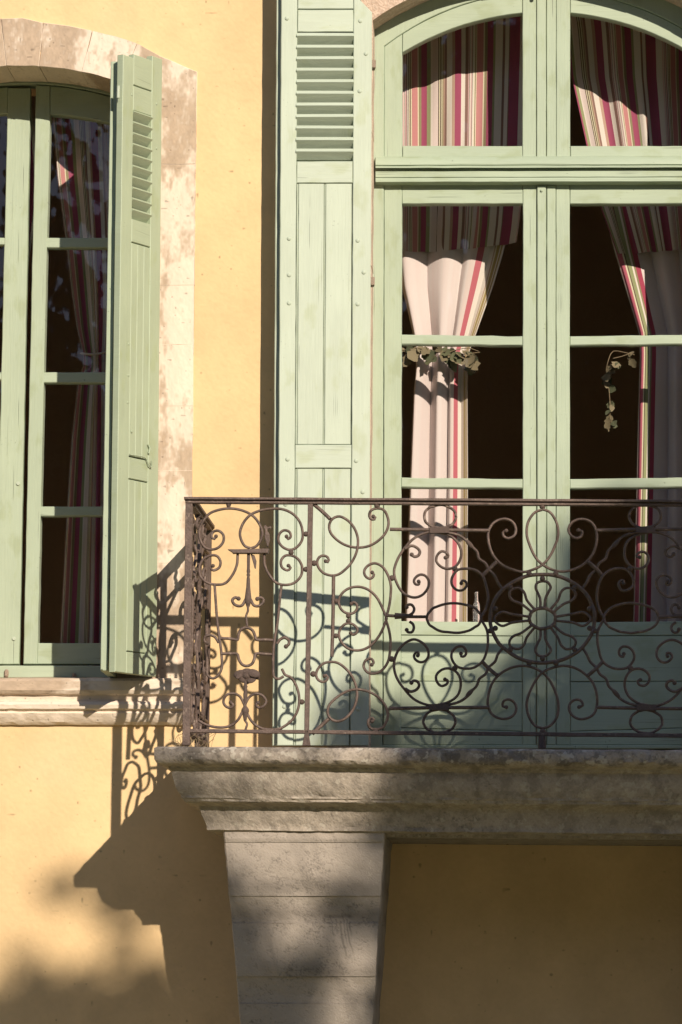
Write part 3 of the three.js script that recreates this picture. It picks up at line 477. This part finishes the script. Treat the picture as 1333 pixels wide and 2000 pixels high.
  bar('leaf_curl', read('B', '225,568 288,542 345,560 376,602 358,642 315,652 290,628'), { sym: '4', r: 0.0058, eye: 1 });
  bar('scroll', read('B', '540,395 680,430 770,500 803,600 790,690 740,755 670,780 600,760 550,700 556,640 605,600 658,618 672,655 640,662'), { sym: '4', eye: 1, side: 1 });
  bar('scroll', read('B', '1010,1296 1072,1180 1088,1080 1072,970 1030,855 950,793 860,775 770,795 708,880 712,950 762,1000 822,1003 860,960 852,912 812,900 808,930'), { sym: '4', eye: 1, side: 1 });
  bar('oval_ring', ellipse(887, 1207, 53, 29), { sym: 'h' });
  bar('cross_bar', [q(762, 1034), q(860, 1035), q(956, 1036)], { sym: '4', side: 1, r: 0.007 });
  bar('oval_ring', ellipse(860, 1009, 31, 22.5), { sym: '4', side: 1 });
  for (const [y, m] of [[1036, 0]]) for (const [mx, my] of [[0, 0], [1, 0], [0, 1], [1, 1]]) { const p = mir([q(859, 1036)], mx, my)[0], g = new THREE.BoxGeometry(0.075, 0.022, 0.026); g.translate(p.x, p.y, 0); add(rail, 'clasp', g, rust); if (!mx) add(side, 'clasp', g, rust); }
  bar('wavy_rod', read('B', '660,398 780,428 862,482 920,545 972,600 995,670 1060,722 1092,785 1158,850 1190,920 1238,988'), { sym: '4', r: 0.0055 });
  { const a = q(750 + 895 / S, 965 + 522 / S); for (const [mx, my] of [[0, 0], [1, 0], [0, 1], [1, 1]]) { const p = mir([a], mx, my)[0], g = new THREE.SphereGeometry(0.009, 8, 6); g.scale(2.6, 1, 1); g.rotateZ((mx ? 1 : -1) * (my ? -1 : 1) * 0.85); g.translate(p.x, p.y, 0); add(rail, 'bud', g, rust); } }
  bar('tie_bar', read('B', '1025,848 1100,778 1180,705'), { sym: '4', r: 0.0075 });
  bar('scroll', read('C', '852,162 930,190 1000,290 1016,420 985,540 920,660 850,735 760,782 650,808 540,790 430,735 340,640 295,520 290,400 330,310 400,265 480,262 550,300 580,370 560,430 500,460 450,440 440,395 478,380'), { sym: '4', eye: 1 });
  for (const [x, y] of [[889, 1111], [1034, 1121]]) collar(x, y, '4', 0.011, false);
  bar('rosette_ring', ellipse(1060, 1208, 102, 86.5, 40), { r: 0.0075 });
  bar('rosette_ring', ellipse(1060, 1208, 25.5, 20, 24), { r: 0.0068 });
  bar('petal', read('C', '832,1190 826,1090 800,1030 780,970 802,920 855,905 912,920 938,970 915,1020 885,1080 876,1190'), { sym: 'v' });
  bar('petal', read('C', '772,1205 690,1100 660,1020 612,980 555,985 518,1010 510,1060 545,1110 630,1140 745,1230'), { sym: '4' });
  bar('petal', [[1036, 1205], [1000, 1199], [980, 1196], [966, 1209], [980, 1222], [1000, 1216], [1036, 1212]].map((p) => q(...p)), { sym: 'h' });
  for (const [x, y, s] of [[1060, 1130, 'v'], [997, 1147, '4'], [968, 1189, '4'], [958, 1232, 'h']]) collar(x, y, s, 0.0105, false);
  collar(1060, 989, 'v', 0.012, false);

  // corner panel, its own mixed ironwork
  const ax = q(360 + 688 / S, 1208), hx = { sym: 'h', c: ax };
  bar('scroll', read('D', '1065,440 1080,466 1112,445 1096,392 1040,380 988,420 985,490 1030,555 1100,578 1170,558 1226,480 1236,380 1200,280 1130,205 1030,160 920,150 800,170 690,220 615,310 580,410 600,490 640,545 690,562'), { ...hx, eye0: 1 });
  bar('scroll', read('D', '1088,745 1112,765 1082,792 1022,765 1010,700 1050,645 1120,640 1188,675 1230,760 1215,850 1150,920 1050,945 960,925 890,850 842,740 832,610'), { ...hx, eye0: 1 });
  { const pts = [[446, 1074], [456, 1080], [455, 1081], [524, 1081], [526, 1073]], g = slabGeo(pts.map((p) => { const a = q(...p); return [a.x, a.y]; }), -0.02, 0.02, { bev: 0.001, jit: 0.001 }); add(rail, 'shelf_plate', g, rust); }
  const lathe = (name, prof, px, py, rotZ = 0, sx = 1) => { const c = q(px, py), g = new THREE.LatheGeometry(prof.map((p) => new THREE.Vector2(p[0] / 505, -p[1] / 505)).reverse(), 10); g.rotateZ(rotZ); g.translate(c.x, c.y, 0); return add(rail, name, g, rust); };
  lathe('spindle', [[0.1, 0], [3.2, 0.5], [3, 30], [3.8, 36], [2.5, 39], [4, 42], [2.5, 45], [3.4, 50], [4, 65], [6.5, 85], [7.5, 92], [5, 98], [3, 104], [0.1, 108]], 486, 1081);
  bar('wavy_rod', read('D', '660,1160 668,1210 648,1268 655,1333 660,1375'), { r: 0.0045 });
  bar('leaf_curl', read('D', '640,1100 600,1158 555,1165 515,1142 505,1100 535,1078 568,1092'), { sym: 'h', c: q(360 + 664 / S, 1208), r: 0.0058, eye: 1 });
  { const leaf = (pts, name) => { const g = slabGeo(pts.map((p) => { const a = q(360 + p[0] / S, 965 + p[1] / S); return [a.x, a.y]; }).reverse(), -0.002, 0.004, { bev: 0.0012, jit: 0 }); add(rail, name, g, rust); };
    leaf([[692, 622], [735, 640], [755, 700], [748, 778], [735, 775], [715, 700]], 'forged_leaf');
    leaf([[825, 340], [850, 322], [868, 345], [905, 335], [908, 358], [870, 362], [868, 380], [890, 420], [895, 480], [878, 545], [868, 545], [850, 490], [838, 440], [846, 385]], 'forged_leaf'); }
  bar('upright_bar', [...read('D', '318,940 330,1080 348,1333'), ...read('E', '372,200 388,380 388,510 352,588 295,612 245,580 232,540')], {});
  bar('leaf_curl', read('E', '360,240 320,185 270,162 222,180 212,222 240,246'), { eye: 1 });
  bar('upright_bar', [...read('D', '1012,955 995,1100 975,1333'), ...read('E', '945,200 930,360 930,480 940,600 985,622 1040,592')], {});
  bar('leaf_curl', read('E', '962,250 1005,205 1050,190 1090,215 1090,258 1058,278'), { eye: 1, r: 0.006 });
  bar('scroll', read('E', '1015,515 1052,575 1110,605 1165,690 1200,810 1185,940 1115,1052 1000,1135 940,1148'), {});
  bar('arched_bar', read('E', '378,200 480,202 560,206 566,170 590,110 650,84 712,108 742,170 750,205 840,210 932,214'), { r: 0.0058 });
  bar('arched_bar', read('E', '388,358 480,358 556,360 572,420 605,465 655,486 708,462 734,410 742,362 840,362 928,364'), { r: 0.0058 });
  { // flower: broad crumpled petals round a knob
    const c = q(360 + 655 / S, 1210 + 585 / S), gs = [ball(c, 0.016, 1.2, 1, 0.9)];
    for (const [dx, dy, a, l] of [[-0.026, 0.006, 0.25, 0.026], [0.026, 0.008, -0.35, 0.027], [-0.018, -0.012, -0.6, 0.022], [0.020, -0.014, 0.7, 0.022], [0, 0.017, 0, 0.02], [0.002, -0.016, 1.5, 0.018], [-0.03, -0.002, 0.9, 0.016], [0.036, 0.0, -1.0, 0.018]]) { const g = new THREE.SphereGeometry(1, 10, 7); g.scale(l, l * 0.62, l * 0.3); g.rotateZ(a); g.rotateX(rr(-0.5, 0.5)); g.translate(c.x + dx, c.y + dy, rr(-0.004, 0.010)); gs.push(g); } add(rail, 'flower', mergeGeometries(gs), rust); }
  lathe('spindle', [[0.1, 0], [3, 1], [3, 8], [4.5, 11], [3, 14], [4.4, 17], [3.2, 21], [4.4, 25], [3.5, 40], [2.5, 48], [7, 54], [8, 58], [6.5, 62], [4.5, 68], [3, 76], [0.1, 80]], 360 + 640 / S, 1210 + 660 / S - 4);
  bar('wavy_rod', read('E', '636,1010 632,1040 655,1085 648,1120 640,1146'), { r: 0.0045 });
  bar('scroll', read('E', '636,915 615,865 575,800 510,770 440,792 408,850 430,902 480,918 512,890 488,868'), { sym: 'h', c: q(360 + 640 / S, 1208), eye: 1 });
  bar('scroll', read('E', '628,920 605,965 560,1050 470,1112 350,1125 220,1090 150,1050'), {});
  bar('scroll', read('E', '648,920 660,975 715,1070 800,1130 880,1146 960,1150'), {});
  for (const [x, y] of [[598, 1043], [598, 1112], [569, 1079], [590, 1371]]) { const g = ball(q(x, y), 0.0105); add(rail, 'collar', g, rust); }
  { const g = new THREE.CylinderGeometry(0.012, 0.006, 0.018, 8), c = q(447, 987); g.translate(c.x, c.y, 0); add(rail, 'collar', g, rust); }

  // posts and rails
  const box = (name, pts, w0, w1) => { const g = slabGeo(pts.map((p) => { const a = q(...p); return [a.x, a.y]; }), w0, w1, { bev: 0.002, jit: 0.0006 }); add(rail, name, g, rust); };
  box('handrail', [[361, 977], [1780, 985.5], [1780, 980.5], [361, 972]], -0.024, 0.024);
  box('handrail', [[363, 983.5], [1778, 992], [1778, 986.2], [363, 977.6]], -0.014, 0.014);
  box('bottom_rail', [[364, 1431], [1775, 1445], [1775, 1437], [364, 1424]], -0.012, 0.012);
  box('corner_post', [[357, 1456], [372, 1456], [377, 984], [363.5, 984]], -0.015, 0.015);
  for (const m of [0, 1]) { const P = mir([[591, 1457], [607, 1457], [604, 1436], [612, 984.5], [602, 984.5], [595, 1436]].map((p) => q(...p)), m, 0).map((p) => [p.x, p.y]); add(rail, 'post', slabGeo(m ? P.reverse() : P, -0.012, 0.012, { bev: 0.002, jit: 0.0006 }), rust); }
  { const c = q(1059, 1449), g = new THREE.CylinderGeometry(0.013, 0.016, 0.05, 8); g.translate(c.x, c.y, 0); add(rail, 'post', g, rust); }
  // side panel: same ironwork, turned back to the wall
  const h0 = q(370, 977).y, hb = q(370, 1428).y, D = RZ + 0.02;
  const sb = (name, x, y, z, sx, sy, sz) => { const g = new THREE.BoxGeometry(sx, sy, sz); const u = g.attributes.uv; for (let i = 0; i < u.count; i++) u.setXY(i, u.getX(i) * 0.7, u.getY(i) * 0.05); g.translate(x + X6, y, z); return g; };
  side.rotation.y = Math.PI / 2; side.position.set(0.002, 0, X6); rail.add(side);
  { const bx = (name, L0, L1, y, sy, sx) => { const g = new THREE.BoxGeometry(L1 - L0, sy, sx); const u = g.attributes.uv; for (let i = 0; i < u.count; i++) u.setXY(i, u.getX(i) * 0.7, u.getY(i) * 0.05); g.translate(X6 + (L0 + L1) / 2, y, 0); add(side, name, g, rust); };
    bx('handrail', 0.025, D, h0 - 0.002, 0.010, 0.044); bx('handrail', 0.02, D, h0 - 0.015, 0.011, 0.026); bx('bottom_rail', 0.01, D, hb, 0.014, 0.022);
    bx('post', D - 0.045, D - 0.02, (h0 + 0) / 2, h0, 0.022); bx('post', 0.335, 0.355, (h0 + 0) / 2, h0, 0.018); }
  // dry grass and cobweb tangle at the foot of the corner
  { const gs = []; for (let k = 0; k < 26; k++) { const x = rr(-0.03, 0.1), z = rr(-0.12, 0.03), h = rr(0.02, 0.07); gs.push(tube([new THREE.Vector3(x, 0, z), new THREE.Vector3(x + rr(-0.015, 0.015), h * 0.6, z + rr(-0.01, 0.01)), new THREE.Vector3(x + rr(-0.04, 0.04), h, z + rr(-0.02, 0.02))], 0.0011, 4, 3)); }
    const tft = add(scene, 'dry_grass', mergeGeometries(gs), new THREE.MeshStandardMaterial({ color: new THREE.Color().setRGB(0.30, 0.24, 0.15), roughness: 1 })); tft.position.set(p0.x - 0.01, p0.y - 0.004, RZ); tag(tft, 'dry grass stalks caught at the foot of the railing corner', 'grass', null, 'stuff'); }
}

// ------------------------------------------------------------------ curtains
function curtain(name, label, rows, z, mat, o) {               // rows: [py, xLeft, xRight]; cloth width o.u metres (or 1 for a whole texture)
  const nu = 140, nv = 90, pos = [], uv = [], idx = [], y0 = rows[0][0], y1 = rows[rows.length - 1][0];
  const row = (y) => { let i = 0; while (i + 2 < rows.length && rows[i + 1][0] < y) i++; const a = rows[i], b = rows[i + 1], t = clamp((y - a[0]) / (b[0] - a[0])), s = t; return [lerp(a[1], b[1], s), lerp(a[2], b[2], s)]; };
  const top = at((rows[0][1] + rows[0][2]) / 2, y1, z), T = thing(name, label, 'curtain', [top.x, top.y, z], 0, 0, o.group);
  for (let j = 0; j <= nv; j++) for (let i = 0; i <= nu; i++) {
    const s = i / nu, v = j / nv, y = lerp(y0, y1 + (o.hem ? o.hem(s) : 0), v), [l, r] = row(y), a = loc(T, lerp(l, r, s), y, 0);
    const tight = 240 / Math.max(60, r - l), ph = o.nf * 6.283 * (s + 0.05 * Math.sin(s * 9 + o.ph)) + 0.5 * Math.sin(v * 2.2 + s * 4 + o.ph), amp = o.amp * (0.75 + 0.35 * Math.sin(s * 5 + o.ph)) * Math.min(1.4, 0.6 + 0.4 * tight);
    const fz = o.tubes ? amp * (2 * Math.pow(Math.abs(Math.sin(ph / 2)), 0.8) - 1) : amp * (Math.sin(ph) * 0.75 + 0.25 * Math.sin(2 * ph + 1)) + 0.004 * Math.sin(s * 40 + v * 6);
    pos.push(a[0] + (o.sway ?? 0.3) * amp * Math.cos(ph) * (s > 0.03 && s < 0.97 ? 1 : 0.3), a[1], fz); uv.push(o.u ? o.u0 + s * o.u : s, v * 2);
  }
  for (let j = 0; j < nv; j++) for (let i = 0; i < nu; i++) { const a = j * (nu + 1) + i, b = a + nu + 1; idx.push(a, b, b + 1, a, b + 1, a + 1); }
  const g = new THREE.BufferGeometry(); g.setAttribute('position', new THREE.Float32BufferAttribute(pos, 3)); g.setAttribute('uv', new THREE.Float32BufferAttribute(uv, 2)); g.setIndex(idx); g.computeVertexNormals();
  add(T, 'cloth', g, mat); return T;
}
curtain('striped_valance', 'pink, white and olive striped curtain hanging in the left half of the balcony door', [[-70, 774, 1036], [100, 778, 1032], [285, 780, 1026], [400, 781, 1018], [440, 782, 1014], [492, 783, 1006]], -0.455, stripes, { u: 0.5, u0: -0.012, nf: 3, amp: 0.013, ph: 0.6, sway: 0.25, hem: (s) => -18 * s * s });
curtain('striped_valance', 'striped curtain slanting across the right half of the balcony door', [[-70, 1088, 1424], [60, 1108, 1418], [150, 1117, 1415], [285, 1146, 1410], [400, 1171, 1406], [497, 1205, 1402]], -0.5, stripes, { u: 0.66, u0: 0.09, nf: 5, amp: 0.018, ph: 2.1, sway: 0.3, hem: (s) => -14 * s });
const L1 = curtain('lining_curtain', 'pale pink curtain gathered below the left striped valance, striped along its right edge', [[330, 776, 1008], [460, 777, 992], [500, 779, 982], [560, 785, 964], [655, 807, 930], [692, 813, 916], [725, 812, 914], [765, 808, 914], [930, 801, 915], [1213, 790, 914], [1330, 787, 914]], -0.475, liningLeftDoor, { nf: 3.4, amp: 0.024, ph: 0.5, sway: 0.25, tubes: 1 });
const L2 = curtain('lining_curtain', 'pale curtain gathered in the shade behind the right door panes', [[330, 1168, 1420], [400, 1176, 1418], [500, 1203, 1415], [560, 1221, 1413], [655, 1249, 1410], [700, 1250, 1408], [760, 1248, 1410], [930, 1244, 1412], [1213, 1237, 1415], [1330, 1232, 1416]], -0.525, liningRightDoor, { nf: 3.5, amp: 0.026, ph: 1.2, sway: 0.25, tubes: 1 });
curtain('striped_curtain', 'dim striped curtain tied back behind the right leaf of the arched window', [[190, 100, 250], [225, 103, 250], [345, 113, 250], [470, 129, 248], [560, 139, 246], [640, 150, 238], [690, 162, 226], [715, 163, 226], [750, 152, 232], [860, 140, 240], [1000, 131, 244], [1250, 118, 248], [1320, 115, 248]], -0.47, stripes, { u: 0.36, u0: 0.02, nf: 3, amp: 0.016, ph: 0.4, sway: 0.3 });
curtain('striped_curtain', 'slip of striped curtain showing in the gap between the two leaves of the arched window', [[190, 34, 62], [330, 36, 72], [400, 38, 72], [470, 36, 62], [560, 34, 50], [690, 30, 40], [900, 25, 34], [1320, 20, 30]], -0.345, stripes, { u: 0.10, u0: 0.15, nf: 1, amp: 0.010, ph: 1.4, sway: 0.3 });
{ const p = (x, y, z) => at(x, y, z), g = tube([p(158, 690, -0.45), p(185, 692, -0.442), p(212, 686, -0.45), p(236, 676, -0.47)], 0.005, 20), c = p(190, 690, -0.45); g.translate(-c.x, -c.y, -c.z);
  const t = add(scene, 'curtain_tie', g, new THREE.MeshStandardMaterial({ color: new THREE.Color().setRGB(0.5, 0.42, 0.36), roughness: 0.9 })); t.position.copy(c); tag(t, 'thin cord tying back the curtain behind the arched window', 'curtain tie'); }

// ------------------------------------------------------------------ dried garlands and a small glass behind the panes
{
  const leafG = [0, 1, 2].map((k) => { const P = [], I = [], n = 6; for (let i = 0; i <= n; i++) { const t = i / n, w = 0.42 * Math.pow(Math.sin(Math.PI * Math.pow(t, 0.75)), 0.8) * (1 + 0.25 * Math.sin(t * 17 + k)); for (const s of [-1, 0, 1]) P.push(s * w, -t, s * s * 0.22 * w + 0.28 * t * t * (k - 0.7)); } for (let i = 0; i < n; i++) for (const s of [0, 1]) { const a = i * 3 + s, b = a + 3; I.push(a, b, b + 1, a, b + 1, a + 1); } const g = new THREE.BufferGeometry(); g.setAttribute('position', new THREE.Float32BufferAttribute(P, 3)); g.setIndex(I); g.computeVertexNormals(); return g; });
  const lm = [[0.11, 0.115, 0.06], [0.16, 0.13, 0.075], [0.075, 0.085, 0.045], [0.20, 0.165, 0.10]].map((c) => new THREE.MeshStandardMaterial({ color: new THREE.Color().setRGB(...c), roughness: 0.85, side: THREE.DoubleSide }));
  const tw = new THREE.MeshStandardMaterial({ color: new THREE.Color().setRGB(0.2, 0.15, 0.09), roughness: 0.9 });
  const make = (label, w, size, twigs, leaves) => {
    const b = at(twigs[0][0][0], twigs[0][0][1], w), T = thing('dried_garland', label, 'garland', [b.x, b.y, w]), v = (x, y, z = 0) => { const a = loc(T, x, y, z); return new THREE.Vector3(a[0], a[1], z); };
    for (const t of twigs) add(T, 'twig', tube(t.map((p) => v(p[0], p[1], rr(-0.008, 0.008))), 0.0018, 24, 5), tw);
    for (const [x, y, s] of leaves) { const m = add(T, 'leaf', leafG[Math.floor(rnd() * 3)], lm[Math.floor(rnd() * 4)]); m.position.copy(v(x, y, rr(-0.015, 0.02))); m.scale.setScalar(size * s / 490); m.rotation.set(rr(-0.7, 0.5), rr(-1, 1), rr(-1.0, 1.0), 'ZYX'); }
  };
  make('dried leaf garland strung across the left door pane', -0.395, 1.15, [[[786, 684], [815, 680], [850, 686], [880, 694], [905, 692], [938, 688]], [[870, 690], [890, 684], [915, 680], [935, 686]]],
    [[790, 680, 14], [796, 686, 26], [800, 694, 24], [806, 676, 16], [815, 677, 20], [820, 682, 24], [828, 678, 22], [833, 686, 26], [838, 680, 20], [842, 692, 24], [848, 684, 20], [855, 678, 18], [860, 682, 22], [866, 680, 18], [872, 684, 24], [876, 690, 28], [881, 696, 30], [885, 688, 26], [889, 698, 28], [893, 686, 22], [898, 692, 20], [903, 684, 18], [912, 686, 24], [916, 692, 28], [920, 700, 30], [926, 690, 22], [931, 694, 24], [918, 708, 24], [934, 700, 18], [845, 676, 18], [824, 690, 20], [880, 680, 16]]);
  make('withered leaf sprig hanging in the right door pane', -0.40, 0.9, [[[1240, 693], [1222, 689], [1198, 686], [1188, 706], [1184, 728], [1188, 748], [1192, 790], [1191, 836]], [[1198, 700], [1215, 696], [1232, 690]]],
    [[1236, 686, 20], [1233, 700, 24], [1228, 694, 14], [1206, 706, 24], [1200, 712, 26], [1210, 708, 18], [1188, 722, 24], [1183, 730, 26], [1192, 728, 24], [1196, 738, 26], [1186, 744, 24], [1200, 752, 22], [1192, 782, 22], [1196, 790, 18], [1189, 786, 16], [1192, 800, 18], [1196, 812, 22], [1188, 816, 20], [1183, 826, 18], [1198, 822, 20], [1191, 824, 22], [1203, 826, 16]]);
  const c = at(931, 1216, -0.3), g = new THREE.LatheGeometry([[0.001, 0], [0.014, 0], [0.0145, 0.06], [0.013, 0.075], [0.007, 0.09], [0.006, 0.125], [0.0075, 0.127]].map((p) => new THREE.Vector2(...p)), 20);
  const b = add(scene, 'glass_bottle', g, new THREE.MeshPhysicalMaterial({ color: 0xffffff, transmission: 0.9, thickness: 0.004, roughness: 0.05, ior: 1.5, side: THREE.DoubleSide })); b.position.copy(c); tag(b, 'small clear glass bottle standing inside the left door leaf', 'bottle');
}

// ------------------------------------------------------------------ garden trees outside the frame: they shade the wall and are mirrored in the panes
{
  const clump = (n, rad, ls) => { const gs = []; for (let k = 0; k < n; k++) { const g = new THREE.PlaneGeometry(ls * rr(0.35, 0.55), ls * rr(0.8, 1.2), 1, 2), p = g.attributes.position; for (let i = 0; i < p.count; i++) p.setZ(i, -0.6 * p.getY(i) ** 2 / ls); g.rotateX(rr(-1.5, 1.5)); g.rotateY(rr(0, 6.28)); const v = new THREE.Vector3(rr(-1, 1), rr(-1, 1), rr(-1, 1)); if (v.length() > 1) v.normalize().multiplyScalar(rnd()); g.translate(v.x * rad, v.y * rad * 0.75, v.z * rad); gs.push(g); } return mergeGeometries(gs); };
  const limb = (a, b, r0, r1) => { const d = b.clone().sub(a), L = d.length(), g = new THREE.CylinderGeometry(r1, r0, L, 9, 1); g.translate(0, L / 2, 0); g.applyQuaternion(new THREE.Quaternion().setFromUnitVectors(new THREE.Vector3(0, 1, 0), d.normalize())); g.translate(a.x, a.y, a.z); return g; };
  const V = (x, y, z) => new THREE.Vector3(x, y, z), M4 = new THREE.Matrix4(), Q = new THREE.Quaternion(), E = new THREE.Euler();
  const clA = [clump(46, 0.42, 0.16), clump(46, 0.42, 0.15), clump(46, 0.45, 0.17)], clB = clump(80, 0.9, 0.42), clS = clump(22, 0.14, 0.11);
  function tree(name, label, base, trunkTop, spots, geos, group, bigS) {
    const T = thing(name, label, 'tree', base.toArray(), 0, 0, group), gs = [limb(V(0, -0.1, 0), V(0.1, trunkTop * 0.55, 0), 0.28, 0.22), limb(V(0.1, trunkTop * 0.55, 0), V(0, trunkTop, 0.1), 0.22, 0.13)];
    for (let k = 0; k < Math.min(26, spots.length); k++) { const s = spots[Math.floor(k * spots.length / 26)], h = trunkTop * rr(0.5, 1), mid = V(s.x * 0.5, lerp(h, s.y, 0.6), s.z * 0.5); gs.push(limb(V(0, h, 0.05), mid, 0.07, 0.045), limb(mid, V(s.x, s.y, s.z), 0.045, 0.015)); }
    add(T, 'trunk', mergeGeometries(gs), barkMat);
    const sets = geos.map((g) => [g, spots]); if (bigS) sets.push([clA[0], bigS]);
    sets.forEach(([g, own], k) => { const im = new THREE.InstancedMesh(g, leafMats[k % 3], own.length); own.forEach((s, i) => { Q.setFromEuler(E.set(rr(-0.4, 0.4), rr(0, 6.28), rr(-0.4, 0.4))); M4.compose(V(s.x, s.y, s.z), Q, V(1, 1, 1).multiplyScalar(s.w ?? rr(0.8, 1.25))); im.setMatrixAt(i, M4); }); im.name = 'crown'; im.castShadow = true; T.add(im); im.userData = { kind: 'stuff' }; });
    return T;
  }
  // shade tree: its crown stands between the sun and the lower right of the wall
  const base = V(9.3, GROUND, 14.2), spots = [];
  const shadeAt = (px, py, t, w) => { const p = at(px, py, 0).addScaledVector(SUN, t).sub(base); p.w = w; spots.push(p); };
  const lim = [[-400, 2080], [-100, 2010], [60, 1925], [150, 1885], [240, 1862], [330, 1858], [450, 1870], [560, 1830], [605, 1720], [640, 1480], [660, 1375], [760, 1350], [800, 1190], [1035, 1150], [1070, 1050], [1144, 955], [1370, 880], [1600, 860], [2600, 900]];
  const limit = (px) => { let i = 0; while (i + 2 < lim.length && lim[i + 1][0] < px) i++; const a = lim[i], b = lim[i + 1]; return lerp(a[1], b[1], (px - a[0]) / (b[0] - a[0])); };
  const gaps = [[524, 1851, 62], [438, 1889, 50], [390, 1930, 34], [572, 2023, 52], [470, 1975, 36], [900, 1398, 50], [1102, 1335, 44], [1085, 1090, 40], [830, 1300, 46], [960, 1260, 50], [560, 1400, 40]];
  const boughs = [[150, 1722, 34], [112, 1745, 26], [232, 1788, 30], [28, 1885, 34], [70, 1905, 30], [250, 1840, 30]];
  for (const [x, y, r] of boughs) for (let k = 0; k < 2; k++) shadeAt(x + rr(-0.4, 0.4) * r, y + rr(-0.4, 0.4) * r, rr(16, 19), rr(0.35, 0.55));
  for (let k = 0; k < 7; k++) shadeAt(rr(180, 600), rr(1690, 1860), rr(15, 19), rr(0.35, 0.6));
  const small = spots.length; let n1 = 0;
  while (n1 < 1500) { const px = rr(-250, 1750), py = rr(850, 2350); n1++; if (py < limit(px) + 40) continue; if (gaps.some(([x, y, r]) => Math.hypot(px - x, py - y) < r + 26)) continue; if (px > 780 && px < 1035 && py < 1420 && rnd() < 0.88) continue; if (px > 300 && px < 640 && py > 1850 && py < 2200 && rnd() < 0.30) continue; shadeAt(px, py, rr(14, 19), rr(0.75, 1.2)); }
  const bigS = []; { const keep = spots.splice(0); for (let k = 0; k < 900; k++) { const px = rr(-300, 2700), py = rr(1000, 3300); if (py < limit(px) + 340 || Math.hypot(px - 1500, py - 2150) > 1500 || (px < 800 && py < 2480)) continue; shadeAt(px, py, rr(13.5, 19), rr(0.8, 1.2)); } bigS.push(...spots); spots.length = 0; spots.push(...keep); }
  tree('shade_tree', 'leafy garden tree beside the camera that shades the balcony', base, 5.2, spots, [clS], null, bigS);
  // row of trees behind the camera, dark in the panes
[[-16, 31, 12.5, 4.2], [-7.6, 27, 10.4, 3.4], [-4.8, 33, 8.0, 3.0], [0.9, 31, 14.5, 5.0], [7, 29, 12.2, 4.2], [13.5, 33, 12, 4.6], [-22, 27, 12, 4.6], [20, 30, 11, 4.4]].forEach(([x, z, h, r], n) => {
    const sp = []; for (let k = 0; k < 1000; k++) { const v = V(rr(-1, 1), rr(-1, 1), rr(-1, 1)); if (v.length() > 1) continue; const cy = h * 0.55 + 1.2; sp.push(V(v.x * r * (1 + 0.25 * Math.sin(v.y * 6 + n)), cy + v.y * h * 0.52, v.z * r)); }
    tree('garden_tree', ['dense dark tree', 'tall rounded tree', 'low spreading tree', 'tall leafy tree', 'slender leaning tree', 'broad leafy tree', 'highest dark tree', 'wide outer tree'][n] + ' in the garden row facing the house', V(x, GROUND, z), h * 0.55, sp, [clB], 'trees facing the house');
  });
}
renderer.render(scene, camera);
